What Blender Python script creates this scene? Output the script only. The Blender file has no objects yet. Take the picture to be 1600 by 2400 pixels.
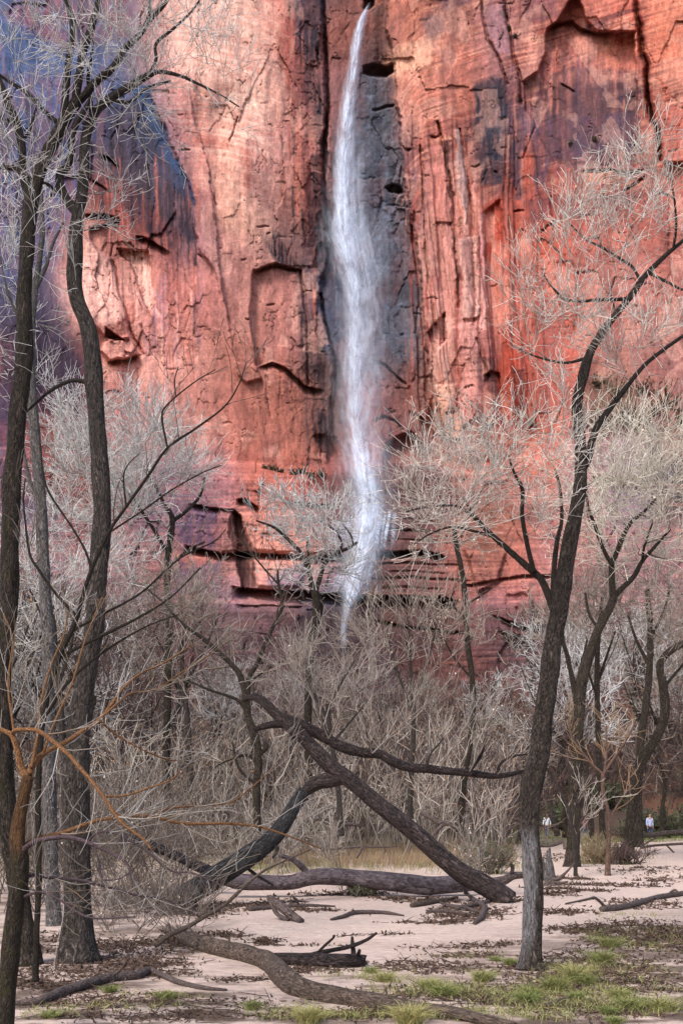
import bpy, math, random
import numpy as np
from mathutils import Vector

# ------------------------------------------------------------------ basics
ROCK_GAIN = 1.42
F = 2333.0          # focal length in photograph pixels (35 mm lens on a 36 mm high sensor, 2400 px)
H = 1.7             # eye height of the camera
HZ = 1905.0         # row of the horizon
C = bpy.context.scene.collection
rng = np.random.default_rng(7)


def P(px, py, Y):
    """the point at distance Y along a line of sight"""
    return np.array([(px - 800.0) / F * Y, Y, H + (HZ - py) / F * Y])


def gy(py):
    """distance of the flat ground seen at a row"""
    return H * F / (py - HZ)


_rt = np.random.default_rng(3)
_GA = _rt.uniform(0, 2 * np.pi, (256, 256))
_GX, _GY = np.cos(_GA), np.sin(_GA)


def pn(x, y, s=0):
    """gradient noise, about -1..1"""
    x = np.asarray(x, float) + s * 37.31
    y = np.asarray(y, float) + s * 91.77
    xi = np.floor(x).astype(int); yi = np.floor(y).astype(int)
    fx = x - xi; fy = y - yi
    u = fx * fx * fx * (fx * (fx * 6 - 15) + 10); v = fy * fy * fy * (fy * (fy * 6 - 15) + 10)
    def g(ix, iy, dx, dy):
        a = ix & 255; b = iy & 255
        return _GX[a, b] * dx + _GY[a, b] * dy
    n00 = g(xi, yi, fx, fy); n10 = g(xi + 1, yi, fx - 1, fy)
    n01 = g(xi, yi + 1, fx, fy - 1); n11 = g(xi + 1, yi + 1, fx - 1, fy - 1)
    return ((n00 * (1 - u) + n10 * u) * (1 - v) + (n01 * (1 - u) + n11 * u) * v) * 1.5


def fbm(x, y, o=3, s=0, g=0.5):
    t = 0; a = 1.0; n = 0
    for k in range(o):
        t = t + a * pn(x * 2 ** k, y * 2 ** k, s + k * 5); n += a; a *= g
    return t / n


def ss(a, b, x):
    t = np.clip((x - a) / (b - a), 0, 1)
    return t * t * (3 - 2 * t)


def lin(c):
    c = np.asarray(c, float) / 255.0
    return np.where(c <= 0.04045, c / 12.92, ((c + 0.055) / 1.055) ** 2.4)


def tag(o, label=None, cat=None, group=None, kind=None):
    if label: o['label'] = label
    if cat: o['category'] = cat
    if group: o['group'] = group
    if kind: o['kind'] = kind
    return o


def empty(name, loc):
    o = bpy.data.objects.new(name, None); C.objects.link(o)
    o.location = loc; o.empty_display_size = 0.2
    return o


def mesh(name, V, faces, mats, parent=None, attrs=None, smooth=True, matidx=None, origin=None):
    """one mesh object from numpy arrays; faces is a list of (n,3) / (n,4) index arrays"""
    V = np.asarray(V, float)
    me = bpy.data.meshes.new(name)
    me.vertices.add(len(V))
    off = np.zeros(3)
    if parent is not None: off = np.array(parent.location)
    if origin is not None: off = np.array(origin)
    me.vertices.foreach_set('co', (V - off).astype(np.float32).ravel())
    faces = [np.asarray(f) for f in faces if len(f)]
    li = np.concatenate([f.ravel() for f in faces]).astype(np.int32)
    tot = np.concatenate([np.full(len(f), f.shape[1]) for f in faces])
    st = np.concatenate([[0], np.cumsum(tot)[:-1]]).astype(np.int32)
    me.loops.add(len(li)); me.loops.foreach_set('vertex_index', li)
    me.polygons.add(len(tot)); me.polygons.foreach_set('loop_start', st)
    me.polygons.foreach_set('use_smooth', np.full(len(tot), smooth))
    if matidx is not None: me.polygons.foreach_set('material_index', np.asarray(matidx, np.int32))
    for m in (mats if isinstance(mats, (list, tuple)) else [mats]): me.materials.append(m)
    for k, a in (attrs or {}).items():
        a = np.asarray(a, np.float32)
        if a.ndim == 1:
            me.attributes.new(k, 'FLOAT', 'POINT').data.foreach_set('value', a)
        elif a.shape[1] == 3:
            me.attributes.new(k, 'FLOAT_VECTOR', 'POINT').data.foreach_set('vector', a.ravel())
        else:
            me.attributes.new(k, 'FLOAT_COLOR', 'POINT').data.foreach_set('color', a.ravel())
    me.update(calc_edges=True)
    o = bpy.data.objects.new(name, me); C.objects.link(o)
    if parent is not None: o.parent = parent
    elif origin is not None: o.location = origin
    return o


# ------------------------------------------------------------------ materials
class N:
    def __init__(self, name):
        self.m = bpy.data.materials.new(name); self.m.use_nodes = True
        self.t = self.m.node_tree; self.t.nodes.clear()
        self.out = self('ShaderNodeOutputMaterial')

    def __call__(self, kind, **kw):
        n = self.t.nodes.new(kind)
        for k, v in kw.items():
            if k.startswith('i_'):
                key = k[2:].replace('_', ' ')
                n.inputs[int(key) if key.isdigit() else key].default_value = v
            else: setattr(n, k, v)
        return n

    def l(self, a, b): self.t.links.new(a, b)

    def attr(self, name, out='Fac'):
        return self('ShaderNodeAttribute', attribute_name=name).outputs[out]

    def math(self, op, a, b=None):
        n = self('ShaderNodeMath', operation=op)
        for i, x in enumerate((a, b)):
            if x is None: continue
            if isinstance(x, (int, float)): n.inputs[i].default_value = x
            else: self.l(x, n.inputs[i])
        return n.outputs[0]

    def mix(self, fac, a, b, mode='MIX'):
        n = self('ShaderNodeMix', data_type='RGBA', blend_type=mode)
        for i, x in ((0, fac), (6, a), (7, b)):
            if isinstance(x, (int, float)): n.inputs[i].default_value = x
            elif isinstance(x, (tuple, list)): n.inputs[i].default_value = (*x, 1) if len(x) == 3 else x
            else: self.l(x, n.inputs[i])
        return n.outputs[2]

    def noise(self, vec, scale, detail=3, rough=0.55, out='Fac', dist=0.0):
        n = self('ShaderNodeTexNoise'); n.inputs['Scale'].default_value = scale
        n.inputs['Detail'].default_value = detail; n.inputs['Roughness'].default_value = rough
        n.inputs['Distortion'].default_value = dist
        if vec is not None: self.l(vec, n.inputs['Vector'])
        return n.outputs[out]

    def mapping(self, vec, scale):
        n = self('ShaderNodeMapping'); n.inputs['Scale'].default_value = scale
        self.l(vec, n.inputs['Vector']); return n.outputs[0]

    def ramp(self, fac, stops):
        n = self('ShaderNodeValToRGB'); e = n.color_ramp.elements
        while len(e) < len(stops): e.new(0.5)
        for x, (p, c) in zip(e, stops):
            x.position = p; x.color = (*c, 1) if not isinstance(c, (int, float)) else (c, c, c, 1)
        self.l(fac, n.inputs[0]); return n.outputs[0]

    def bump(self, h, strength, dist):
        n = self('ShaderNodeBump'); n.inputs['Strength'].default_value = strength
        n.inputs['Distance'].default_value = dist
        self.l(h, n.inputs['Height']); return n.outputs[0]

    def bsdf(self, col, rough=0.9, normal=None, spec=0.2):
        n = self('ShaderNodeBsdfPrincipled')
        if isinstance(col, (tuple, list)): n.inputs['Base Color'].default_value = (*col, 1)
        else: self.l(col, n.inputs['Base Color'])
        if isinstance(rough, (int, float)): n.inputs['Roughness'].default_value = rough
        else: self.l(rough, n.inputs['Roughness'])
        n.inputs['Specular IOR Level'].default_value = spec
        if normal is not None: self.l(normal, n.inputs['Normal'])
        self.l(n.outputs[0], self.out.inputs[0]); return n


def bark_mat(name, dark, light, fs=1.0, strength=1.0, moss=None, bare=None):
    """furrowed bark; 'bark' holds (cos, sin, length) so the furrows run along the trunk"""
    n = N(name)
    v = n.attr('bark', 'Vector')
    a = n.noise(n.mapping(v, (7.5 * fs, 7.5 * fs, 6.0)), 1.0, 5, 0.62, dist=1.4)
    a2 = n.noise(n.mapping(v, (15 * fs, 15 * fs, 10.0)), 1.0, 3, 0.6, dist=0.8)
    b = n.noise(n.mapping(v, (2.2, 2.2, 1.1)), 1.0, 3, 0.6)
    f = n.ramp(a, [(0.40, 0.0), (0.50, 0.55), (0.62, 1.0)])
    g = n.ramp(a2, [(0.38, 0.25), (0.58, 1.0)])
    fg = n.math('MULTIPLY', f, g)
    col = n.mix(fg, dark, tuple(min(1, x * 1.45) for x in light))
    col = n.mix(n.math('MULTIPLY', n.ramp(b, [(0.38, 0.0), (0.62, 1.0)]), 0.55), col, tuple(x * 0.5 for x in light))
    if moss: col = n.mix(n.math('MULTIPLY', n.ramp(n.noise(n.mapping(v, (1.5, 1.5, 1.6)), 1.7, 4), [(0.5, 0.0), (0.68, 1.0)]), 0.75), col, moss)
    if bare:
        h_ = n.noise(n.mapping(v, (9, 9, 3.0)), 1.3, 4, 0.65, dist=0.8)
        pale = n.mix(n.ramp(h_, [(0.40, 0.0), (0.56, 1.0)]), tuple(x * 0.3 for x in bare), bare)
        col = n.mix(n.attr('bare'), col, pale)
    h = n.math('ADD', f, n.math('MULTIPLY', g, 0.5))
    n.bsdf(col, 0.9, n.bump(h, strength, 0.05))
    return n.m


def twig_mat(name, dark, pale, pale2=None):
    """'tone': 0 thick old wood .. 1 fine young twig; 'rnd' varies from twig to twig"""
    n = N(name)
    p = n.mix(n.attr('rnd'), pale, pale2 or tuple(x * 0.6 for x in pale))
    col = n.mix(n.attr('tone'), dark, p)
    n.bsdf(col, 0.75, None, 0.25)
    return n.m


def leaf_mat(name, c1, c2):
    n = N(name)
    n.bsdf(n.mix(n.attr('rnd'), c1, c2), 0.8, None, 0.2)
    return n.m


# ------------------------------------------------------------------ camera, sky, sun
cam = bpy.data.cameras.new('Camera'); camo = bpy.data.objects.new('Camera', cam); C.objects.link(camo)
cam.sensor_fit = 'VERTICAL'; cam.sensor_height = 36.0; cam.sensor_width = 24.0; cam.lens = 36.0 * F / 2400.0
cam.shift_y = (HZ - 1200.0) / 2400.0
cam.clip_start = 0.1; cam.clip_end = 2000
camo.location = (0, 0, H); camo.rotation_euler = (math.radians(90), 0, 0)
sc = bpy.context.scene
sc.camera = camo

SUN_EL, SUN_AZ = 48.0, 215.0       # high behind the camera's left shoulder, veiled by cloud
w = bpy.data.worlds.new('World'); sc.world = w; w.use_nodes = True
nt = w.node_tree
bg = nt.nodes['Background']; sky = nt.nodes.new('ShaderNodeTexSky'); sky.sky_type = 'NISHITA'
sky.sun_disc = False; sky.sun_elevation = math.radians(SUN_EL); sky.sun_rotation = math.radians(SUN_AZ)
sky.air_density = 1.0; sky.dust_density = 2.5; sky.ozone_density = 1.0
nt.links.new(sky.outputs[0], bg.inputs[0]); bg.inputs[1].default_value = 0.12
sl = bpy.data.lights.new('Sun', 'SUN'); sl.energy = 1.4; sl.angle = math.radians(16); sl.color = (1.0, 0.965, 0.92)
so = bpy.data.objects.new('Sun', sl); C.objects.link(so)
az, el = math.radians(SUN_AZ), math.radians(SUN_EL)
sd = Vector((math.sin(az) * math.cos(el), math.cos(az) * math.cos(el), math.sin(el)))
so.rotation_euler = (-sd).to_track_quat('-Z', 'Y').to_euler()
sc.view_settings.view_transform = 'Standard'; sc.view_settings.look = 'None'
sc.view_settings.exposure = 1.15
sc.cycles.transparent_max_bounces = 24
sc.cycles.max_bounces = 5; sc.cycles.diffuse_bounces = 3
# ------------------------------------------------------------------ the cliff
STEP = 2.0
cx = np.arange(-480, 2081, STEP); cy = np.arange(-140, 1861, STEP)
GXX, GYY = np.meshgrid(cx, cy)
X, Y_ = GXX, GYY
wob = lambda amp, sc_, s: amp * fbm(X / sc_, Y_ / sc_, 3, s)
WX = X + wob(9, 60, 1) + wob(3, 12, 2); WY = Y_ + wob(9, 60, 3) + wob(3, 12, 4)
D = 125.5 - 0.0000085 * (X - 820) ** 2 + (1100 - Y_) * 0.006


def interp(path, y):
    p = np.array(path, float)
    return np.interp(y, p[:, 1], p[:, 0])


def box(pts, pad):
    p = np.array(pts, float)
    x0 = np.searchsorted(cx, p[:, 0].min() - pad); x1 = np.searchsorted(cx, p[:, 0].max() + pad)
    y0 = np.searchsorted(cy, p[:, 1].min() - pad); y1 = np.searchsorted(cy, p[:, 1].max() + pad)
    return (slice(y0, y1), slice(x0, x1))


def segdist(pts, x, y, closed):
    p = np.array(pts, float)
    q = np.roll(p, -1, 0) if closed else p[1:]
    p = p if closed else p[:-1]
    d = np.full(x.shape, 1e9)
    for (ax, ay), (bx, by) in zip(p, q):
        vx, vy = bx - ax, by - ay
        t = np.clip(((x - ax) * vx + (y - ay) * vy) / (vx * vx + vy * vy + 1e-9), 0, 1)
        d = np.minimum(d, np.hypot(x - ax - t * vx, y - ay - t * vy))
    return d


def sdf(pts, x, y):
    p = np.array(pts, float); q = np.roll(p, -1, 0)
    ins = np.zeros(x.shape, bool)
    for (ax, ay), (bx, by) in zip(p, q):
        if ay == by: continue
        c = ((ay > y) != (by > y)) & (x < (bx - ax) * (y - ay) / (by - ay) + ax)
        ins ^= c
    d = segdist(pts, x, y, True)
    return np.where(ins, d, -d)


def mask(pts, feather, warp=1.0):
    b = box(pts, feather + 25)
    x = X[b] + (WX[b] - X[b]) * warp; y = Y_[b] + (WY[b] - Y_[b]) * warp
    return b, ss(-feather, feather, sdf(pts, x, y))


def block(pts, off, feather=3, tx=0.0, ty=0.0, warp=0.6):
    """push a flake of the face out (off < 0) or in; tx, ty tilt it (metres per 100 px)"""
    b, m = mask(pts, feather, warp)
    p = np.array(pts, float).mean(0)
    D[b] += m * (off + tx * (X[b] - p[0]) / 100 + ty * (Y_[b] - p[1]) / 100)


def notch(line, wd, depth, warp=0.6):
    b = box(line, wd * 3 + 15)
    x = X[b] + (WX[b] - X[b]) * warp; y = Y_[b] + (WY[b] - Y_[b]) * warp
    D[b] += depth * np.exp(-(segdist(line, x, y, False) / wd) ** 2)


def overhang(line, h, depth, warp=0.5):
    """an undercut below a line: deep right under it, running out over h pixels"""
    p = np.array(line, float)
    b = box([(p[:, 0].min(), p[:, 1].min()), (p[:, 0].max(), p[:, 1].max() + h)], 20)
    x = X[b] + (WX[b] - X[b]) * warp; y = Y_[b] + (WY[b] - Y_[b]) * warp
    ly = np.interp(x, p[:, 0], p[:, 1]); L = p[-1, 0] - p[0, 0]
    e = ss(0, min(25, L * .2), x - p[0, 0]) * ss(0, min(25, L * .2), p[-1, 0] - x)
    t = y - ly
    D[b] += depth * e * np.where(t > 0, ss(0, 3, t) * np.clip(1 - t / h, 0, 1), 0)


# --- big forms
xr = interp([(912, -140), (908, 0), (905, 60), (920, 110), (926, 150), (932, 250), (940, 330), (958, 480), (978, 560), (990, 700), (1004, 850), (1026, 960), (1045, 1030), (1060, 1090), (1060, 1900)], Y_)
xl = interp([(752, -140), (757, 0), (760, 150), (765, 250), (752, 330), (757, 400), (764, 480), (770, 580), (745, 690), (757, 740), (785, 850), (770, 960), (765, 1060), (765, 1900)], Y_)
up = 1 - ss(1060, 1110, Y_)
WXr = WX
rec = ss(-2, 5, xr - WXr) * ss(-2, 5, WXr - xl)
D += up * rec * (1.2 + 3.2 * np.clip((WXr - xl) / (xr - xl), 0, 1) ** 1.5)
D += up * (-1.6) * np.exp(-((X - xr - 60) / 70) ** 2)
D += up * -1.0 * np.exp(-((X - 560) / 190) ** 2 - ((Y_ - 300) / 420) ** 2) * 3
# left wall turns away: the dark varnished face runs back behind the pale bulge
xe = interp([(330, -140), (345, 100), (352, 215), (385, 290), (425, 390), (450, 450), (455, 520), (468, 590), (505, 640), (535, 760), (545, 900), (545, 1900)], Y_)
lf = ss(-3, 6, xe - WX) * (1 - ss(600, 760, Y_))
D += lf * (1.6 + 0.010 * np.clip(xe - X, 0, 500))
xe2 = interp([(470, -140), (440, 220), (470, 330), (490, 395), (507, 533), (512, 622), (537, 763), (560, 900), (560, 1900)], Y_)
D += ss(-3, 3, WX - xe2) * 0.7 * (1 - ss(750, 850, Y_)) * ss(180, 300, Y_)
# flutes and columns
def ridge(v): return 1 - np.abs(v) * 2
flute = ss(930, 980, X) * (1 - ss(1225, 1300, X)) * ss(240, 340, Y_) * (1 - ss(980, 1060, Y_))
sx = X + 0.00016 * (Y_ - 300) ** 2 * -0.5 + wob(8, 120, 8)
QN = 2.2 * pn(sx / 38, Y_ / 600, 12)
D += flute * (0.5 * np.abs(fbm(sx / 34, Y_ / 900, 2, 11)) + 0.55 * (np.floor(QN) + ss(.72, 1.0, QN - np.floor(QN))))
D += 0.7 * fbm(sx / 60, Y_ / 700, 3, 13) * up
D += 1.3 * fbm(X / 260, Y_ / 260, 2, 15)
# angular fracture: nearest-cell facets with their own tilt
def facets(cs, s, amp, asp=1.3):
    gx = WX / cs; gyy = WY / (cs * asp)
    ix = np.floor(gx).astype(int); iy = np.floor(gyy).astype(int)
    r = np.random.default_rng(s); T = r.uniform(0, 1, (64, 64, 5))
    best = np.full(X.shape, 9.0); sec = np.full(X.shape, 9.0); off = np.zeros(X.shape)
    for dx in (-1, 0, 1):
        for dy in (-1, 0, 1):
            a = (ix + dx) & 63; b = (iy + dy) & 63
            px = ix + dx + T[a, b, 0]; py = iy + dy + T[a, b, 1]
            d = np.abs(gx - px) * 1.1 + np.abs(gyy - py)
            m = d < best
            sec = np.where(m, best, np.minimum(sec, d)); best = np.where(m, d, best)
            v = (T[a, b, 2] - .5) + (T[a, b, 3] - .5) * (gx - px) * 1.6 + (T[a, b, 4] - .5) * (gyy - py) * 1.6
            off = np.where(m, v, off)
    return off * amp, sec - best
rough = 0.25 + 0.55 * ss(0.0, 0.5, fbm(X / 150, Y_ / 200, 3, 21)) + 0.9 * np.exp(-((X - 720) / 45) ** 2) + 0.75 * ss(1080, 1150, Y_) \
    + 0.9 * np.exp(-((X - 1040) / 90) ** 2 - ((Y_ - 950) / 90) ** 2) + 0.8 * np.exp(-((X - 930) / 70) ** 2 - ((Y_ - 480) / 180) ** 2) + 0.7 * np.exp(-((X - 320) / 130) ** 2 - ((Y_ - 720) / 170) ** 2)
smooth_ = np.exp(-((X - 560) / 80) ** 2 - ((Y_ - 130) / 130) ** 2) + np.exp(-((X - 1390) / 90) ** 2 - ((Y_ - 220) / 130) ** 2) + np.exp(-((X - 470) / 40) ** 2 - ((Y_ - 480) / 160) ** 2)
rough = rough * (1 - 0.8 * np.clip(smooth_, 0, 1))
fa, ea = facets(110, 1, 0.9, 1.9); fb, eb = facets(46, 2, 0.34, 1.7); fc, ec = facets(21, 3, 0.2, 1.3)
lowb = 1 - .6 * ss(1080, 1120, Y_)
D += rough * lowb * (fa + fb + 0.6 * ss(.35, .9, rough) * fc)
JOINT = (1 - ss(.012, .05, ea)) * ss(.12, .4, fbm(X / 60, Y_ / 60, 2, 28)) * .9 * ss(.15, .4, rough) + (1 - ss(.02, .07, eb)) * ss(.05, .35, fbm(X / 50, Y_ / 50, 2, 29)) * .8 * ss(.2, .5, rough) \
    + (1 - ss(.03, .10, ec)) * ss(.1, .35, fbm(X / 40, Y_ / 40, 2, 30)) * .6 * ss(.4, .9, rough)
JOINT = np.clip(JOINT, 0, 1) * (.45 + .55 * ss(-.2, .2, fbm(X / 9, Y_ / 9, 2, 32)))
D += JOINT * .28
# cross-bedding, tilted on the right wall
tilt = 0.10 + 0.22 * ss(780, 1000, X) * (1 - ss(450, 700, Y_)) - 0.1 * ss(1000, 1100, Y_)
bed = Y_ + tilt * X + wob(7, 160, 24)
bset = ss(-.1, .35, fbm(X / 120, Y_ / 70, 2, 23))
D += (0.05 * fbm(X / 160, bed / 5, 2, 25) + 0.07 * fbm(X / 240, bed / 17, 2, 26)) * (0.15 + 1.1 * ss(880, 1000, X) * bset + 0.5 * ss(1290, 1310, Y_))
D += 0.05 * fbm(X / 11, Y_ / 14, 3, 27) * (0.3 + rough)
# --- benches at the foot
edge = 1088 + 10 * fbm(X / 90, 0 * X, 3, 31) - 60 * ss(1080, 1400, X) + 0.06 * (X - 700) * (X < 600)
bench = ss(0, 26, Y_ - edge)
D += -4.6 * bench - 0.010 * np.clip(Y_ - edge, 0, 400) * bench
overhang([(440, 1181), (500, 1188), (552, 1194)], 22, 2.0)
overhang([(553, 1169), (575, 1167), (600, 1183), (612, 1193)], 24, 3.6)
overhang([(660, 1172), (744, 1182), (790, 1182)], 16, 1.8)
overhang([(430, 1275), (518, 1296), (591, 1292), (650, 1297), (712, 1303), (830, 1300), (940, 1288), (1003, 1290), (1050, 1305)], 24, 4.0)
overhang([(540, 1372), (579, 1377), (690, 1383), (860, 1393), (1038, 1397), (1075, 1408)], 42, 5.2)
overhang([(545, 1416), (668, 1419), (720, 1421)], 16, 1.2)
overhang([(1080, 1370), (1140, 1360), (1230, 1345), (1300, 1350)], 16, 1.4)
overhang([(1150, 1440), (1240, 1470), (1300, 1460)], 22, 2.0)
overhang([(860, 1450), (980, 1470), (1100, 1480)], 16, 1.2)
for (y0, h_, dp, xa, xb) in ((1318, 9, .8, 870, 1090), (1337, 7, .5, 900, 1060), (1352, 10, .9, 860, 1110), (1374, 8, .6, 880, 1050), (1240, 9, .9, 880, 1040), (1262, 7, .6, 900, 1010), (1215, 7, .5, 920, 1030), (1335, 7, .5, 610, 720), (1250, 6, .4, 600, 700)):
    m_ = (xa + xb) / 2
    overhang([(xa, y0 + 4), (m_ - 30, y0 - 3), (m_ + 20, y0 + 2), (xb, y0 + 6)], h_, dp)
block([(545, 1195), (562, 1212), (592, 1290), (600, 1375), (568, 1378), (555, 1300), (535, 1250)], 1.9, 4)
block([(515, 1190), (548, 1190), (556, 1290), (520, 1295)], -1.1, 3, 0.8)
block([(560, 1205), (700, 1205), (790, 1225), (800, 1290), (700, 1297), (597, 1288)], -0.9, 4)
block([(575, 1310), (720, 1312), (700, 1375), (605, 1375)], -0.8, 5, -.5)
block([(1085, 1285), (1185, 1295), (1165, 1360), (1120, 1385), (1100, 1330)], -1.1, 5, .8)
block([(1165, 1425), (1245, 1405), (1242, 1500), (1170, 1480)], -1.6, 5)
block([(1390, 1045), (1530, 1035), (1540, 1075), (1500, 1120), (1390, 1120)], -1.8, 4)
# --- ledges, flakes and cracks of the walls
overhang([(315, 550), (345, 558), (362, 565), (404, 594)], 30, 2.0)
overhang([(196, 503), (232, 500), (262, 505), (283, 510)], 26, 1.8)
block([(210, 535), (262, 520), (280, 515), (268, 570), (262, 606), (228, 588), (212, 565)], 1.2, 3)
block([(190, 548), (225, 582), (262, 606), (269, 640), (288, 705), (306, 790), (260, 800), (195, 740)], -1.2, 4, 1.3)
block([(277, 583), (350, 588), (358, 640), (358, 690), (378, 748), (350, 735), (330, 690), (315, 640), (306, 617), (283, 603)], 0.9, 3, -1.2)
notch([(269, 571), (264, 600), (270, 640), (282, 690), (299, 740), (312, 790), (340, 830)], 3.0, 1.0)
block([(249, 767), (292, 797), (268, 801), (247, 788)], 2.8, 2)
block([(245, 800), (300, 785), (325, 829), (290, 842), (255, 846), (235, 820)], -1.5, 3, 0.6, -0.8)
overhang([(250, 845), (290, 842), (325, 829)], 20, 1.6)
overhang([(463, 592), (485, 605), (504, 637)], 10, 1.0)
overhang([(232, 362), (262, 372), (282, 392)], 16, 1.8)
overhang([(215, 418), (240, 432), (262, 450)], 14, 1.2)
block([(595, 632), (645, 618), (705, 632), (716, 700), (721, 780), (700, 860), (640, 846), (600, 856), (585, 740)], 0.9, 3, -0.9)
overhang([(592, 632), (645, 616), (708, 632)], 14, 1.4)
notch([(703, 634), (714, 700), (720, 760), (722, 900)], 3.5, 0.8)
overhang([(598, 858), (640, 847), (675, 865), (700, 886), (712, 902), (760, 914)], 26, 2.2)
block([(555, 850), (600, 858), (612, 888), (575, 897), (558, 880)], -0.9, 3)
notch([(757, -140), (757, 0), (759, 60), (762, 150), (768, 250), (757, 400), (764, 480), (770, 580)], 4.5, 2.4)
notch([(748, 690), (760, 745), (775, 800), (788, 850)], 3.5, 1.4)
block([(853, -60), (880, -60), (876, 10), (866, 22), (855, 20)], 5, 3)
block([(852, 158), (875, 152), (905, 156), (922, 152), (926, 166), (905, 180), (870, 180), (850, 172)], 2.6, 5)
overhang([(868, 256), (900, 246), (932, 240)], 10, 1.0)
block([(903, 438), (918, 428), (936, 436), (944, 450), (930, 454), (912, 450)], 1.8, 4)
overhang([(868, 840), (905, 852), (930, 878), (950, 894), (965, 910)], 12, 1.2)
overhang([(870, 985), (900, 972), (930, 985), (950, 1015)], 12, 1.0)
block([(948, 905), (975, 895), (1008, 935), (1000, 985), (960, 960)], -0.9, 3, -1.0)
block([(908, 1035), (960, 1010), (1000, 1060), (990, 1110), (900, 1110)], 2.0, 6)
notch([(1024, 285), (1036, 326), (1050, 408), (1061, 459), (1066, 535), (1065, 586), (1071, 640), (1075, 720)], 3.2, 1.3)
notch([(1078, 306), (1087, 383), (1102, 459), (1108, 600), (1112, 760)], 2.6, 0.9)
notch([(985, 340), (992, 480), (1002, 640), (1018, 760)], 2.6, 0.8)
notch([(1127, -100), (1127, 0), (1142, 92), (1167, 138), (1188, 199)], 3.2, 1.2)
notch([(1180, -100), (1184, 31), (1203, 128), (1220, 192), (1222, 240)], 3.6, 1.4)
block([(1130, 500), (1170, 470), (1186, 560), (1198, 800), (1216, 1000), (1180, 1012), (1160, 900), (1142, 700)], 0.9, 4, 0.5)
block([(1000, 780), (1040, 733), (1044, 800), (1020, 830)], 1.5, 2, 2)
overhang([(938, 336), (953, 347), (966, 346)], 10, 1.0)
overhang([(1006, 315), (1024, 318), (1036, 308)], 9, 1.1)
overhang([(1130, 880), (1150, 868), (1172, 872)], 34, 1.8)
overhang([(1130, 1000), (1150, 990), (1160, 985)], 24, 2.2)
overhang([(1085, 905), (1110, 900)], 8, .8); overhang([(1008, 930), (1030, 925)], 8, .8); overhang([(1040, 965), (1075, 960)], 10, .9)
# right alcove, the slab left of it stands out
block([(1281, 72), (1303, 52), (1322, 20), (1350, -20), (1370, 40), (1400, 76), (1485, 72), (1494, 300), (1505, 392), (1430, 392), (1300, 388), (1232, 255), (1225, 190), (1258, 168), (1275, 128)], 1.7, 3, 0.2, -0.45)
overhang([(1278, 74), (1303, 50), (1340, 46), (1360, 64), (1400, 77), (1440, 76)], 30, 1.8)
block([(1494, -140), (1494, 0), (1500, 51), (1510, 133), (1520, 153), (1518, 204), (1531, 286), (1546, 306), (1548, 380), (2080, 380), (2080, -140)], -1.6, 3)
notch([(1489, -140), (1490, 0), (1496, 51), (1506, 133), (1516, 153), (1514, 204), (1528, 286), (1542, 306), (1546, 375)], 5.5, 4.0)
overhang([(1355, 400), (1427, 393), (1468, 403), (1515, 390)], 14, 1.3)
overhang([(1455, 445), (1480, 430), (1515, 406)], 12, 1.3)
overhang([(1260, 545), (1285, 525), (1310, 520)], 10, 1.0)
overhang([(1310, 190), (1335, 205), (1350, 215)], 10, .7)
for q in range(44):                     # short ledges and cracks scattered over the walls
    x0 = rng.uniform(380, 1600); y0 = rng.uniform(250, 1060)
    if 745 < x0 < 900: continue
    ln = rng.uniform(8, 34)
    overhang([(x0, y0), (x0 + ln * .5, y0 - rng.uniform(-3, 5)), (x0 + ln, y0 + rng.uniform(-5, 5))], rng.uniform(4, 9), rng.uniform(.3, .9))
for q in range(26):
    x0 = rng.uniform(420, 1500); y0 = rng.uniform(250, 1000)
    if 745 < x0 < 900: continue
    ln = rng.uniform(25, 90); dx = rng.uniform(-.35, .35) * ln
    notch([(x0, y0), (x0 + dx * .4, y0 + ln * .5), (x0 + dx, y0 + ln)], rng.uniform(1.5, 2.4), rng.uniform(.2, .6))

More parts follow.
